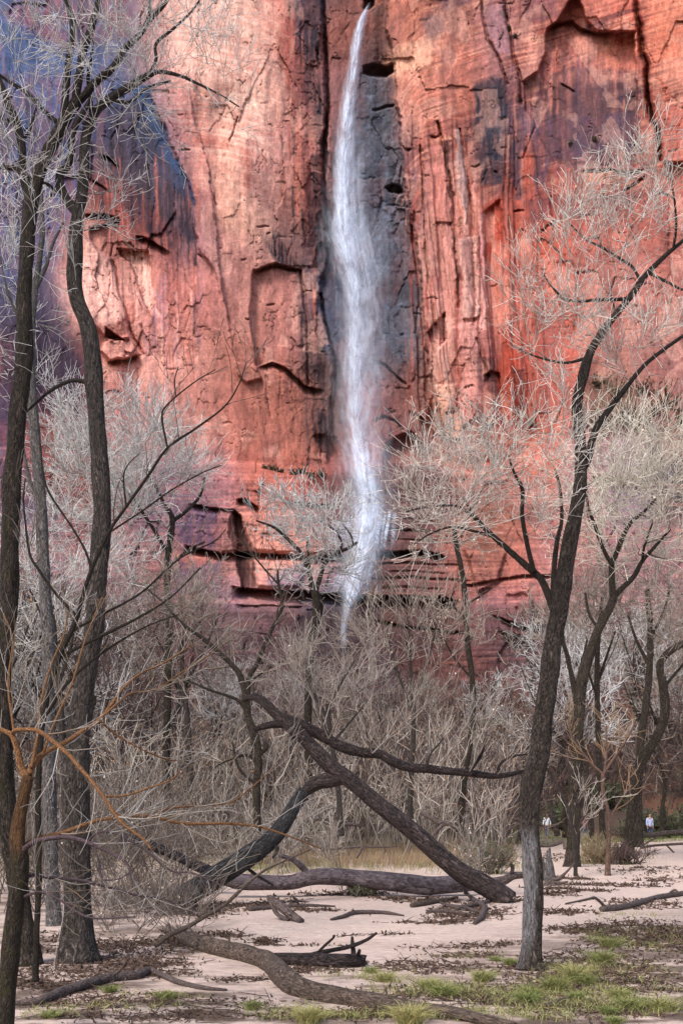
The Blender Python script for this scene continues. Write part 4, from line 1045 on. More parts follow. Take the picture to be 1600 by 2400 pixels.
# -- near sapling with orange bark
D_ = limb([(8, 2440, 48), (12, 2390, 46), (17, 2315, 44), (23, 2251, 42), (30, 2187, 41), (38, 2123, 40), (46, 2059, 40), (47, 2010, 42), (42, 1975, 36), (46, 1921, 31), (57, 1864, 27), (67, 1818, 26)], 7.4)
dr = empty('sapling', np.array([D_[0][0][0], D_[0][0][1], float(hill(D_[0][0][0], D_[0][0][1])) - .03]))
tag(dr, 'crooked young tree with orange bark and long bare whips', 'tree')
def rust(V):
    z = V[:, 2] + .12 * fbm(V[:, 0] * 22, V[:, 2] * 5, 3, 9)
    return {'bare': .9 * ss(1.30, 1.52, z)}
wood('trunk', [D_], bark_mat('mossy_bark', (.018, .013, .009), (.085, .065, .048), .7, .8, moss=(.06, .052, .012), bare=(.19, .095, .042)), dr, seed=4, sides=18, attrs_fn=rust)
DL = [([(64, 1822, 22), (50, 1798, 18), (42, 1760, 16), (30, 1726, 14), (8, 1712, 11), (-30, 1700, 8)], 0),
      ([(28, 1722, 9), (36, 1712, 10), (57, 1710, 10), (92, 1714, 11), (134, 1745, 11), (165, 1772, 10), (184, 1795, 10), (214, 1829, 9), (241, 1864, 9), (283, 1925, 8), (337, 1967, 6), (356, 1992, 4)], -.5),
      ([(68, 1815, 18), (80, 1791, 15), (107, 1764, 13), (153, 1741, 12), (199, 1710, 11), (233, 1688, 10), (268, 1642, 8), (295, 1607, 6), (333, 1577, 5), (383, 1554, 4), (455, 1508, 3)], .6),
      ([(240, 1680, 6), (275, 1650, 6), (306, 1626, 5), (367, 1615, 4), (420, 1580, 4), (500, 1530, 3)], .9),
      ([(50, 1990, 16), (66, 1978, 14), (92, 1964, 12), (150, 1951, 11), (223, 1925, 10), (287, 1914, 9), (351, 1913, 9), (430, 1930, 8), (530, 1930, 7), (609, 1938, 6), (689, 1964, 4), (753, 1989, 3)], .8),
      ([(50, 2000, 16), (67, 1982, 13), (96, 1969, 12), (153, 1962, 11), (207, 1975, 10), (271, 2005, 8), (300, 2028, 7), (312, 2080, 4)], -.4),
      ([(40, 2110, 13), (48, 2091, 11), (70, 2053, 9), (112, 2056, 8), (191, 2064, 8), (255, 2079, 7), (319, 2098, 6), (392, 2110, 4), (470, 2150, 3)], .4),
      ([(42, 2108, 8), (92, 2091, 7), (137, 2107, 6), (179, 2136, 6), (223, 2152, 5), (319, 2149, 3)], -.3),
      ([(232, 1686, 5), (270, 1720, 5), (330, 1755, 4), (370, 1772, 4), (410, 1783, 3), (425, 1772, 2)], .5),
      ([(241, 1866, 6), (290, 1865, 5), (340, 1850, 5), (400, 1828, 4), (425, 1802, 3)], .1),
      ([(366, 1914, 5), (385, 1898, 5), (420, 1892, 5), (480, 1888, 4), (540, 1880, 4), (590, 1845, 3), (640, 1800, 2)], .8),
      ([(205, 1976, 7), (225, 1955, 5), (260, 1950, 5), (330, 1985, 5), (400, 2040, 5), (450, 2046, 4), (520, 2075, 3)], -.2),
      ([(222, 1985, 5), (232, 2020, 5), (235, 2045, 5), (245, 2062, 4), (290, 2055, 3), (340, 2010, 2)], -.2),
      ([(74, 1800, 9), (88, 1730, 8), (96, 1650, 7), (120, 1560, 5), (150, 1490, 4), (160, 1430, 3)], .3),
      ([(40, 1760, 7), (30, 1690, 6), (20, 1600, 5), (30, 1500, 4), (10, 1440, 3)], .3),
      ([(100, 1770, 7), (130, 1690, 6), (170, 1600, 5), (200, 1500, 4), (240, 1400, 3)], .4)]
dch = []
for k, (pth, dyv) in enumerate(DL):
    l_ = limb(pth, 7.4, dyv); dch.append(l_)
    wood('branch', [l_], BK_PURPLE if k in (5, 6, 7, 11, 12) else BK_ORANGE, dr, seed=40 + k, sides=8, rough=.04)
par = bundle(dch, 12)
l1 = grow(par, 150, (.25, .75), (25, 60), 6, .25, .10, .4, .0022, (.15, 1), 161)
l2 = grow(l1, 380, (.12, .4), (25, 60), 4, .2, .14, .6, .0018, (.1, 1), 162)
crown(dr, [l1, l2], twig_mat('whip_twigs', (.12, .075, .045), (.42, .40, .38), (.16, .10, .05)), 5, (.8, 1), name='twigs', s=4)

# -- dark sapling with long whips, in front of the second trunk
tree('sapling', 'slender dark sapling with long bare whips before the bent trunk', 'tree', 9.4,
     [(84, 2300, 15), (86, 2200, 14), (92, 2050, 14), (90, 1900, 13), (94, 1760, 13), (110, 1640, 13), (140, 1540, 12), (168, 1479, 12), (184, 1438, 11)],
     [[(184, 1438, 10), (209, 1351, 9), (255, 1249, 8), (296, 1188, 7), (347, 1116, 7), (393, 1050, 6), (459, 1004, 5), (526, 953, 4), (560, 900, 3), (577, 851, 2)],
      [(393, 1050, 5), (380, 979, 5), (393, 948, 4), (454, 897, 3), (505, 866, 2)],
      [(412, 930, 3), (410, 890, 3), (418, 860, 2)],
      [(180, 1445, 8), (128, 1387, 7), (92, 1336, 7), (71, 1300, 6), (61, 1234, 5), (56, 1170, 4), (60, 1120, 3)],
      [(215, 1335, 6), (200, 1290, 6), (168, 1234, 5), (117, 1157, 5), (102, 1106, 4), (95, 1040, 3)],
      [(296, 1188, 5), (290, 1120, 4), (300, 1090, 3), (330, 1060, 2)],
      [(255, 1249, 5), (330, 1200, 4), (400, 1150, 4), (470, 1110, 3), (520, 1090, 2)],
      [(168, 1479, 7), (240, 1440, 6), (330, 1390, 5), (420, 1310, 4), (500, 1270, 3), (530, 1240, 2)],
      [(140, 1540, 8), (220, 1500, 7), (320, 1450, 6), (400, 1400, 4), (470, 1330, 3)],
      [(106, 1680, 8), (160, 1600, 7), (240, 1530, 6), (340, 1470, 4), (420, 1440, 3)]],
     [], TW_BROWN, BK_DARK, seed=171, fine=(1.6, 2.2, 1.2), lens=((.2, .5), (.1, .3), (.06, .16)), direct=1, dz=.5, twr=.0004, flare=.1, sides=10, limb_name='branch', up=.3)

# -- dark forked snag left of the middle
tree('dead_tree', 'dark twisted forked young tree behind the top of the leaning trunk', 'tree', 33.0,
     [(606, 2030, 20), (604, 1960, 19), (601, 1840, 18), (606, 1790, 19), (599, 1737, 20), (588, 1700, 19), (580, 1672, 18), (576, 1640, 18), (575, 1622, 17)],
     [[(575, 1625, 15), (561, 1580, 14), (545, 1560, 12), (523, 1538, 11), (480, 1499, 9), (429, 1463, 7), (380, 1410, 5), (345, 1380, 3)],
      [(580, 1630, 13), (584, 1588, 12), (603, 1554, 11), (622, 1505, 10), (638, 1473, 9), (661, 1422, 8), (652, 1366, 7), (651, 1336, 4)],
      [(655, 1372, 5), (630, 1345, 4), (600, 1310, 4), (575, 1280, 3), (560, 1240, 2)],
      [(604, 1772, 9), (625, 1752, 10), (620, 1740, 6)], [(603, 1790, 8), (580, 1770, 7), (540, 1780, 5), (500, 1800, 3)],
      [(582, 1672, 9), (555, 1640, 8), (500, 1620, 6), (450, 1600, 5), (380, 1570, 3)],
      [(582, 1600, 5), (640, 1560, 4), (700, 1530, 3)], [(601, 1840, 8), (560, 1800, 6), (545, 1740, 4)]],
     [], TW_BROWN, BK_DARK, seed=191, fine=(2.0, 2.5, 1.5), lens=((.5, 1.4), (.3, .8), (.2, .5)), direct=1, dz=.8, flare=.2, limb_name='branch')

# -- the big leaning tree on the right
def bare(V):
    x = 800 + F * V[:, 0] / V[:, 1]; y = HZ - F * (V[:, 2] - H) / V[:, 1]
    c = np.interp(y, [1880, 2075, 2155, 2264], [1245, 1250, 1247, 1245])
    u = (x - c) / 25 + .35 * fbm(V[:, 2] * 3, V[:, 0] * 9, 3, 5)
    m = ss(1930, 1985, y + 20 * fbm(x / 9, y / 60, 2, 6)) * (1 - ss(2150, 2262, y + 30 * u)) * (1 - ss(.1, .45, u))
    return {'bare': m * .95}
sY = 10.9
tree('cottonwood_tree', 'tall leaning tree with a grey patch stripped of bark near its foot', 'tree', sY,
     [(1245, 2274, 58), (1245, 2240, 48), (1247, 2155, 46), (1250, 2075, 46), (1243, 1980, 46), (1238, 1900, 48), (1247, 1830, 49), (1262, 1768, 47), (1272, 1691, 45), (1282, 1615, 44), (1291, 1538, 43), (1303, 1463, 42), (1320, 1361, 40), (1331, 1285, 38), (1348, 1208, 33), (1359, 1132, 29), (1359, 1055, 27), (1353, 979, 25), (1354, 928, 24), (1366, 877, 23), (1382, 826, 21), (1402, 792, 19), (1430, 752, 17), (1453, 724, 16), (1484, 684, 15), (1514, 643, 13), (1555, 602, 11), (1590, 572, 9), (1640, 530, 7)],
     [[(1358, 1110, 20), (1377, 1075, 18), (1387, 1030, 17), (1402, 994, 16), (1428, 958, 14), (1463, 912, 12), (1509, 856, 10), (1560, 815, 9), (1620, 770, 7), (1680, 700, 5)],
      [(1473, 700, 9), (1440, 702, 8), (1397, 703, 7), (1360, 706, 6), (1320, 700, 6), (1295, 674, 5), (1270, 640, 3)],
      [(1500, 658, 7), (1480, 625, 6), (1453, 607, 6), (1410, 580, 5), (1370, 560, 4), (1330, 520, 3)],
      [(1576, 585, 7), (1583, 536, 6), (1581, 485, 5), (1576, 449, 4), (1570, 400, 3)],
      [(1408, 790, 8), (1440, 740, 5), (1430, 690, 4), (1440, 650, 3)],
      [(1378, 838, 8), (1330, 850, 6), (1290, 845, 5), (1240, 830, 4), (1200, 810, 3)],
      [(1520, 640, 7), (1560, 660, 6), (1600, 680, 5), (1640, 690, 3)],
      [(1300, 1440, 20), (1290, 1412, 18), (1269, 1361, 17), (1244, 1336, 16), (1203, 1300, 14), (1152, 1254, 12), (1127, 1229, 10), (1101, 1193, 8), (1085, 1165, 5)],
      [(1250, 1340, 12), (1234, 1274, 11), (1223, 1208, 10), (1223, 1147, 9), (1205, 1110, 6), (1190, 1070, 4)],
      [(1296, 1410, 15), (1297, 1340, 13), (1304, 1270, 11), (1315, 1220, 9), (1312, 1150, 7), (1300, 1100, 5)],
      [(1152, 1256, 8), (1110, 1245, 6), (1060, 1235, 5), (1010, 1250, 4), (970, 1275, 3)],
      [(1127, 1229, 7), (1080, 1190, 6), (1040, 1185, 5), (990, 1190, 4), (950, 1200, 3)]],
     [(1060, 1120, 130, 90, 56), (1180, 1090, 110, 90, 44), (1000, 1180, 80, 60, 22), (1270, 1150, 60, 120, 18), (1330, 620, 120, 120, 30), (1450, 520, 110, 100, 18), (1250, 760, 70, 60, 9), (1540, 430, 70, 80, 12), (1500, 780, 110, 90, 13), (1330, 840, 90, 60, 8), (1020, 1250, 70, 40, 10), (1300, 960, 60, 50, 6)],
     twig_mat('silver_twigs', (.035, .026, .021), (.78, .72, .65), (.36, .30, .26)), BK_BARE, seed=211, dz=1.1, fine=(.7, 3.8, 3.2), lens=((.28, .6), (.16, .36), (.09, .24)), rb=.013, dy=.7, up=.22, lf=(420, .013), lmat=LF_PALE, bare_fn=bare, sides=16)

# -- trees further back on the right
tree('cottonwood_tree', 'straight brown tree forking widely, just behind the leaning tree', 'tree', 31.0,
     [(1340, 2036, 34), (1341, 2000, 31), (1344, 1900, 30), (1348, 1768, 29), (1356, 1653, 27), (1367, 1577, 25), (1388, 1511, 23), (1402, 1473, 21), (1433, 1412, 19), (1436, 1395, 17)],
     [[(1435, 1400, 16), (1432, 1325, 14), (1442, 1300, 12), (1458, 1259, 11), (1479, 1223, 9), (1514, 1193, 7), (1560, 1140, 4)], [(1433, 1325, 10), (1412, 1285, 9), (1392, 1229, 8), (1377, 1188, 7), (1372, 1130, 4)],
      [(1434, 1402, 15), (1458, 1377, 13), (1484, 1351, 12), (1504, 1315, 10), (1530, 1285, 8), (1570, 1240, 5)], [(1504, 1315, 7), (1509, 1280, 6), (1530, 1220, 4)], [(1402, 1473, 8), (1380, 1440, 7), (1370, 1390, 5)]],
     [(1440, 1130, 110, 90, 44), (1540, 1120, 90, 90, 34), (1560, 1240, 80, 80, 20), (1400, 1230, 70, 70, 14), (1470, 1280, 80, 60, 12)], TW_CREAM, BK_DARK, seed=231, dz=3.0, fine=(.9, 4.5, 3), lens=((.8, 1.7), (.45, 1.1), (.25, .65)), rb=.03,
     lf=(260, .035), lmat=LF_PALE)
tree('cottonwood_tree', 'thin tree leaning away from the straight brown trunk', 'tree', 36.0,
     [(1388, 2000, 14), (1382, 1900, 13), (1372, 1800, 13), (1358, 1720, 12), (1345, 1620, 12), (1330, 1545, 11), (1318, 1500, 10), (1310, 1440, 8)], [[(1345, 1620, 7), (1360, 1560, 6), (1375, 1500, 4)]],
     [(1330, 1440, 60, 80, 14), (1370, 1400, 50, 60, 8)], TW_DULL, BK_DARK, seed=241, dz=2.0, fine=(.8, 4, 3), lens=((.7, 1.5), (.4, .9), (.25, .6)), rb=.02, sides=8, group='thin trees behind the straight brown tree')
tree('cottonwood_tree', 'thin upright tree standing next to one that leans away', 'tree', 38.0,
     [(1414, 1985, 15), (1408, 1900, 14), (1403, 1800, 14), (1400, 1691, 13), (1398, 1577, 12), (1402, 1480, 10), (1410, 1400, 8)], [[(1400, 1600, 7), (1420, 1540, 6), (1440, 1480, 4)], [(1400, 1640, 6), (1380, 1580, 5), (1370, 1530, 3)]],
     [(1420, 1420, 70, 90, 18), (1400, 1540, 60, 50, 6)], TW_DULL, BK_DARK, seed=251, dz=2.0, fine=(.8, 4, 3), lens=((.7, 1.5), (.4, .9), (.25, .6)), rb=.02, sides=8, group='thin trees behind the straight brown tree')
tree('cottonwood_tree', 'straight dark tree beside a curved one near the hiker', 'tree', 44.0,
     [(1496, 1985, 22), (1494, 1920, 20), (1494, 1844, 19), (1501, 1730, 18), (1515, 1634, 17), (1522, 1538, 15), (1522, 1460, 13), (1515, 1380, 10)], [[(1520, 1560, 9), (1490, 1500, 7), (1470, 1440, 5)], [(1522, 1500, 8), (1555, 1430, 6), (1570, 1370, 4)]],
     [(1500, 1390, 90, 90, 28), (1570, 1400, 60, 70, 14)], TW_DULL, BK_DARK, seed=261, dz=3.0, fine=(.8, 4, 3), lens=((.9, 1.9), (.5, 1.2), (.3, .8)), rb=.03, sides=10)
tree('cottonwood_tree', 'curved S-shaped dark tree beside the straight tree near the hiker', 'tree', 40.0,
     [(1470, 2004, 24), (1474, 1940, 22), (1486, 1864, 22), (1497, 1806, 22), (1513, 1768, 22), (1536, 1730, 22), (1555, 1684, 21), (1557, 1640, 21), (1552, 1600, 20), (1546, 1570, 19), (1550, 1548, 18), (1566, 1528, 17), (1600, 1508, 15), (1640, 1490, 12), (1690, 1450, 8)], [[(1557, 1608, 8), (1580, 1580, 7), (1610, 1545, 5), (1650, 1500, 3)]],
     [(1620, 1440, 80, 70, 14), (1590, 1500, 60, 50, 8)], TW_DULL, BK_DARK, seed=271, dz=2.5, fine=(.8, 4, 3), lens=((.8, 1.7), (.5, 1.1), (.3, .7)), rb=.03, sides=10)
tree('sapling', 'pinkish barked forked sapling on the sand near dry grass', 'tree', 27.5,
     [(1423, 2052, 13), (1424, 1990, 11), (1426, 1921, 10), (1420, 1885, 9), (1413, 1864, 9), (1411, 1814, 8)],
     [[(1411, 1814, 7), (1383, 1787, 6), (1344, 1737, 5), (1330, 1690, 3)], [(1411, 1816, 7), (1436, 1779, 6), (1467, 1733, 5), (1490, 1690, 3)], [(1424, 1925, 5), (1450, 1880, 4), (1480, 1840, 3)], [(1412, 1830, 5), (1420, 1770, 4), (1420, 1700, 3)]],
     [], TW_ORANGE, BK_PINK, seed=281, fine=(3, 3, 2), lens=((.4, 1.0), (.25, .6), (.15, .4)), direct=1, dz=.8, sides=8, flare=.2, limb_name='branch')
tree('sapling', 'thin twin-stemmed sapling before the straight brown trunk', 'tree', 27.0,
     [(1348, 2056, 10), (1346, 2000, 9), (1340, 1940, 8), (1328, 1890, 7), (1310, 1850, 5), (1290, 1820, 3)], [[(1346, 1990, 6), (1360, 1930, 5), (1390, 1880, 3)], [(1338, 1930, 5), (1350, 1880, 4), (1365, 1850, 3)]],
     [], TW_GREY, BK_GREY, seed=291, fine=(3, 3, 2), lens=((.4, 1.0), (.25, .6), (.15, .4)), direct=1, dz=.8, sides=8, flare=.2, limb_name='branch')
# -- middle distance
tree('cottonwood_tree', 'small crooked tree before the foot of the waterfall', 'tree', 46.0,
     [(722, 1950, 20), (722, 1800, 19), (722, 1640, 18), (726, 1560, 18), (728, 1500, 17), (740, 1440, 17), (738, 1395, 16), (728, 1370, 14)],
     [[(738, 1395, 12), (748, 1360, 11), (762, 1320, 10), (790, 1296, 9), (815, 1285, 8), (837, 1271, 6)], [(734, 1380, 12), (720, 1330, 10), (700, 1290, 9), (665, 1255, 7), (640, 1235, 6), (600, 1220, 4)],
      [(730, 1375, 8), (722, 1310, 7), (720, 1260, 5)], [(795, 1294, 7), (800, 1270, 5), (780, 1240, 5), (750, 1220, 3)], [(828, 1275, 5), (822, 1255, 4), (805, 1230, 3)], [(729, 1500, 9), (750, 1460, 11), (752, 1410, 9), (745, 1390, 7)]],
     [(720, 1230, 90, 60, 34), (660, 1210, 60, 40, 14), (790, 1230, 50, 40, 14), (760, 1340, 70, 60, 22), (700, 1330, 50, 40, 8)], TW_WHITE, BK_DARK, seed=301, dz=2.6, fine=(.8, 4.5, 3.2), lens=((.7, 1.5), (.4, .9), (.25, .6)), rb=.03, flare=0, sides=10)
tree('cottonwood_tree', 'thin dark tree with pale leaf tufts under the cream crown', 'tree', 42.0,
     [(1078, 1950, 16), (1084, 1850, 15), (1098, 1760, 14), (1108, 1672, 14), (1106, 1590, 13), (1096, 1520, 13), (1092, 1463, 13), (1087, 1380, 13), (1080, 1330, 12), (1070, 1285, 11), (1062, 1230, 9)],
     [[(1092, 1450, 6), (1060, 1420, 5), (1030, 1390, 3)], [(1090, 1420, 6), (1120, 1400, 5), (1150, 1380, 3)], [(1106, 1590, 6), (1070, 1550, 5), (1040, 1500, 3)]],
     [(1070, 1250, 70, 60, 16), (1040, 1420, 60, 40, 8), (1100, 1480, 80, 50, 8)], TW_GREY, BK_DARK, seed=311, dz=2.0, fine=(.7, 4, 3), lens=((.7, 1.4), (.4, .9), (.2, .5)), rb=.025, lf=(420, .05), lmat=LF_PALE, sides=8)
tree('cottonwood_tree', 'pale fluffy tree behind the bent trunk, lower cliff behind it', 'tree', 40.0,
     [(392, 1950, 20), (390, 1800, 19), (392, 1640, 18), (396, 1500, 17), (393, 1387, 16), (393, 1310, 16), (400, 1259, 15), (404, 1215, 13), (392, 1190, 11)],
     [[(400, 1225, 9), (440, 1195, 8), (470, 1160, 6), (480, 1120, 4)], [(394, 1300, 9), (360, 1240, 8), (320, 1180, 7), (280, 1120, 5)], [(392, 1195, 8), (370, 1150, 7), (340, 1090, 5)], [(394, 1330, 7), (440, 1290, 6), (480, 1270, 4)]],
     [(230, 1060, 110, 70, 44), (330, 1070, 110, 70, 44), (420, 1110, 70, 80, 24), (200, 1180, 90, 80, 26), (330, 1200, 90, 70, 20), (150, 1030, 40, 40, 8)], TW_WHITE, BK_DARK, seed=321, dz=3.5, fine=(.9, 4.5, 3.2), lens=((.9, 1.9), (.5, 1.2), (.3, .8)), rb=.035, flare=0)
tree('cottonwood_tree', 'pale bushy tree low down between the two big trunks', 'tree', 34.0,
     [(160, 2000, 18), (150, 1800, 17), (140, 1640, 15), (130, 1520, 12), (125, 1420, 9)], [[(140, 1600, 8), (170, 1500, 6), (190, 1400, 4)], [(135, 1560, 8), (100, 1450, 6), (70, 1380, 4)]],
     [(150, 1330, 90, 110, 36), (90, 1420, 60, 90, 14), (290, 1330, 50, 60, 12)], TW_WHITE, BK_GREY, seed=331, dz=2.5, fine=(.8, 4.5, 3), lens=((.7, 1.5), (.4, 1.0), (.25, .6)), rb=.03, flare=0, sides=8)
tree('cottonwood_tree', 'grey bare tree filling the gap right of the bent trunk', 'tree', 36.0,
     [(450, 1990, 16), (446, 1850, 15), (440, 1700, 14), (430, 1600, 12), (425, 1500, 9)], [[(438, 1660, 7), (400, 1560, 6), (360, 1480, 4)], [(432, 1610, 7), (480, 1520, 6), (510, 1450, 4)]],
     [(420, 1420, 100, 90, 34), (330, 1430, 70, 90, 18), (480, 1480, 60, 60, 10)], TW_DULL, BK_GREY, seed=341, dz=2.5, fine=(.8, 4.5, 3), lens=((.7, 1.5), (.4, 1.0), (.25, .6)), rb=.03, flare=0, sides=8)
tree('cottonwood_tree', 'cream bare tree low before the dark wet ledge', 'tree', 33.0,
     [(800, 1960, 14), (792, 1850, 13), (780, 1760, 12), (772, 1700, 11), (766, 1650, 10)], [[(770, 1690, 8), (735, 1620, 7), (725, 1560, 5), (735, 1500, 4)], [(768, 1660, 8), (800, 1600, 6), (830, 1550, 4)], [(780, 1740, 7), (830, 1680, 5), (880, 1620, 4)]],
     [(780, 1580, 90, 60, 13), (850, 1580, 60, 50, 7), (700, 1590, 50, 40, 5)], TW_DULLC, BK_GREY, seed=351, dz=2.0, fine=(.7, 4, 2.6), lens=((.8, 1.7), (.5, 1.1), (.3, .7)), rb=.025, flare=0, sides=8)
tree('cottonwood_tree', 'bare upright tree with whitish whips beside the overhang', 'tree', 38.0,
     [(960, 1960, 14), (962, 1840, 13), (968, 1720, 12), (965, 1620, 10), (960, 1560, 8)], [[(966, 1680, 7), (930, 1570, 6), (905, 1480, 4)], [(966, 1650, 7), (1000, 1560, 5), (1020, 1470, 4)], [(963, 1600, 6), (960, 1500, 5), (950, 1420, 3)]],
     [(940, 1470, 90, 70, 20), (1010, 1500, 60, 80, 12), (880, 1500, 50, 60, 8)], TW_DULL, BK_GREY, seed=361, dz=2.0, fine=(.7, 4, 2.4), lens=((.9, 1.9), (.5, 1.2), (.3, .7)), rb=.025, flare=0, sides=8, angs=(15, 40), up=.3)
# ------------------------------------------------------------------ bare trees under the cliff: a few kinds, many copies
def copy_tree(o):
    c = o.copy(); C.objects.link(c)
    for ch in o.children:
        d = ch.copy(); C.objects.link(d); d.parent = c
    return c


protos = []
for k, (tw, lb, hgt, sd_) in enumerate([(TW_DULL, 'bare grey tree in the wood below the cliff', 430, 401), (TW_DULLC, 'bare cream twigged tree in the wood below the cliff', 360, 411), (TW_PURPLE, 'bare purplish brown tree in the wood below the cliff', 330, 421), (TW_WHITE, 'bare whitish twigged tree in the wood below the cliff', 400, 431)]):
    g_ = np.random.default_rng(sd_)
    b = 1850.0; xx = 800.0
    tr_ = [(xx + g_.normal() * 8 * j, b - hgt * j / 5, 15 - 2.1 * j) for j in range(6)]
    lm = []
    for j in (2, 3, 3, 4, 4):
        x0, y0, w0 = tr_[j]; sgn = g_.choice([-1, 1]); L_ = hgt * g_.uniform(.25, .4)
        lm.append([(x0, y0, w0 * .6), (x0 + sgn * L_ * .35, y0 - L_ * .4, w0 * .5), (x0 + sgn * L_ * .6, y0 - L_ * .9, w0 * .35), (x0 + sgn * L_ * .75, y0 - L_ * 1.3, 3)])
    r = tree('cottonwood_tree', lb, 'tree', 60.0, tr_, lm, [(tr_[4][0], b - hgt * .98, hgt * .3, hgt * .3, 26), (tr_[3][0], b - hgt * .68, hgt * .32, hgt * .22, 14)], tw, BK_DARK if k != 3 else BK_GREY, group='bare trees in the wood below the cliff', seed=sd_, dz=3.2,
             fine=(.62, 3.4, 2.6), twr=.00040, lens=((1.2, 2.6), (.7, 1.6), (.4, 1.0)), rb=.05, flare=0, sides=6, lf=(160, .06) if k in (0, 2) else None, lmat=LF_RUST)
    protos.append(r)
spots = []
g_ = np.random.default_rng(77)
for (x0, x1, Y0, Y1, n_, sc0, sc1) in ((0, 430, 44, 92, 24, .6, 1.0), (480, 760, 52, 98, 15, .34, .56), (760, 1240, 52, 98, 20, .32, .55), (1240, 1640, 74, 100, 17, .7, 1.1), (-160, 0, 40, 90, 5, .8, 1.1), (1640, 1800, 60, 96, 5, .8, 1.1), (1300, 1640, 56, 74, 6, .6, .9)):
    for q in range(n_):
        Yq = g_.uniform(Y0, Y1); spots.append(((g_.uniform(x0, x1) - 800) / F * Yq, Yq, g_.uniform(sc0, sc1)))
for k, (x, y, s_) in enumerate(spots):
    o = protos[k] if k < 4 else copy_tree(protos[int(g_.integers(0, 4))])
    o.location = (x, y, float(hill(x, y)) - .1); o.rotation_euler = (0, 0, g_.uniform(0, 6.28)); o.scale = (s_ * 1.05, s_ * 1.05, s_)

# ------------------------------------------------------------------ the thicket between them
def stems(xy, hr, lean=.25, seed=0, K=6, r=1.0, wig=.09):
    g_ = np.random.default_rng(seed); n_ = len(xy)
    z = hill(xy[:, 0], xy[:, 1]) - .05
    p = np.column_stack([xy, z]); d = g_.normal(size=(n_, 3)) * lean; d[:, 2] = 1
    d /= np.linalg.norm(d, axis=1)[:, None]
    L = g_.uniform(hr[0], hr[1], n_)
    pts = [p]
    for k in range(K - 1):
        d = d + wig * g_.normal(size=(n_, 3)); d /= np.linalg.norm(d, axis=1)[:, None]
        pts.append(pts[-1] + d * (L / (K - 1))[:, None])
    R = (TWR * r * xy[:, 1])[:, None] * np.linspace(2.0, .8, K)[None]
    return np.stack(pts, 1), R


def scatter(n_, px, Y, seed):
    g_ = np.random.default_rng(seed)
    y = Y[0] * (Y[1] / Y[0]) ** g_.uniform(0, 1, n_); x = (g_.uniform(px[0], px[1], n_) - 800) / F * y
    return np.column_stack([x, y])


def thicket(name, xy, hr, mat, n1, n2, L1, L2, seed, label, lf=None, lmat=None, lean=.25, r=1.0):
    s0 = stems(xy, hr, lean, seed, r=r)
    ym = float(np.median(xy[:, 1])); rm = TWR * ym * r
    l1 = grow(s0, n1, L1, (20, 60), 4, .15, .16, .6, rm, (.2, 1), seed + 1)
    l2 = grow(l1, n2, L2, (20, 60), 3, .12, .18, .7, rm * .85, (.1, 1), seed + 2)
    V, Q, t, rn = prisms([s0, l1, l2], 3, seed, (.6, 1, 1))
    mats = [mat]; mi = None
    if lf:
        V2, Q2, r2 = leaves([l1, l2], lf[0], lf[1], seed + 5)
        mi = np.concatenate([np.zeros(len(Q)), np.ones(len(Q2))]); Q = np.concatenate([Q, Q2 + len(V)]); V = np.concatenate([V, V2])
        t = np.concatenate([t, np.ones(len(V2))]); rn = np.concatenate([rn, r2]); mats.append(lmat)
    o = mesh(name, V, [Q], mats, None, {'tone': t, 'rnd': rn}, True, mi)
    tag(o, label, None, None, 'stuff'); return o


thicket('undergrowth', scatter(1100, (-160, 1260), (46, 100), 501), (2.0, 5.5), TW_PURPLE, 5200, 9000, (.8, 2.0), (.4, 1.1), 501, 'purplish brown leafless undergrowth below the cliff', (9000, .055), LF_RUST)
thicket('undergrowth', scatter(650, (-160, 1200), (40, 80), 511), (2.0, 5.0), TW_DULL, 2800, 4600, (.8, 1.9), (.4, 1.0), 511, 'grey leafless whips of undergrowth below the cliff', (4000, .05), LF_PALE)
thicket('undergrowth', scatter(420, (1230, 1800), (76, 104), 521), (2.0, 5.0), TW_PURPLE, 3000, 6000, (.8, 2.0), (.4, 1.1), 521, 'leafless brush behind the hiker', (2500, .07), LF_RUST)
xy = scatter(360, (-120, 520), (17, 44), 531); xy = xy[(xy[:, 0] / xy[:, 1] * F + 800) < 300 + 6 * (xy[:, 1])]
thicket('undergrowth', xy, (1.0, 3.2), TW_BROWN, 2600, 5200, (.4, 1.1), (.25, .6), 531, 'tangled dry brush around the big trunks', (500, .03), LF_PALE, .4)
thicket('undergrowth', scatter(90, (190, 470), (14.0, 20), 551), (.2, .6), TW_BROWN, 420, 800, (.3, .8), (.2, .5), 551, 'low brown brush tangled between trunks and sand', (200, .02), LF_PALE, 1.1)
thicket('undergrowth', scatter(120, (380, 820), (26, 42), 541), (.8, 2.4), TW_DULLC, 700, 1300, (.4, 1.0), (.2, .5), 541, 'pale leafless whips behind the fallen trunks', (150, .03), LF_PALE, .4)

thicket('undergrowth', scatter(240, (-160, 1180), (34, 60), 561), (2.2, 6.0), TW_GREY, 1300, 2400, (.8, 1.9), (.4, 1.0), 561, 'scattered pale upright whips standing before the dark undergrowth', (2200, .04), LF_RUST, r=1.35)

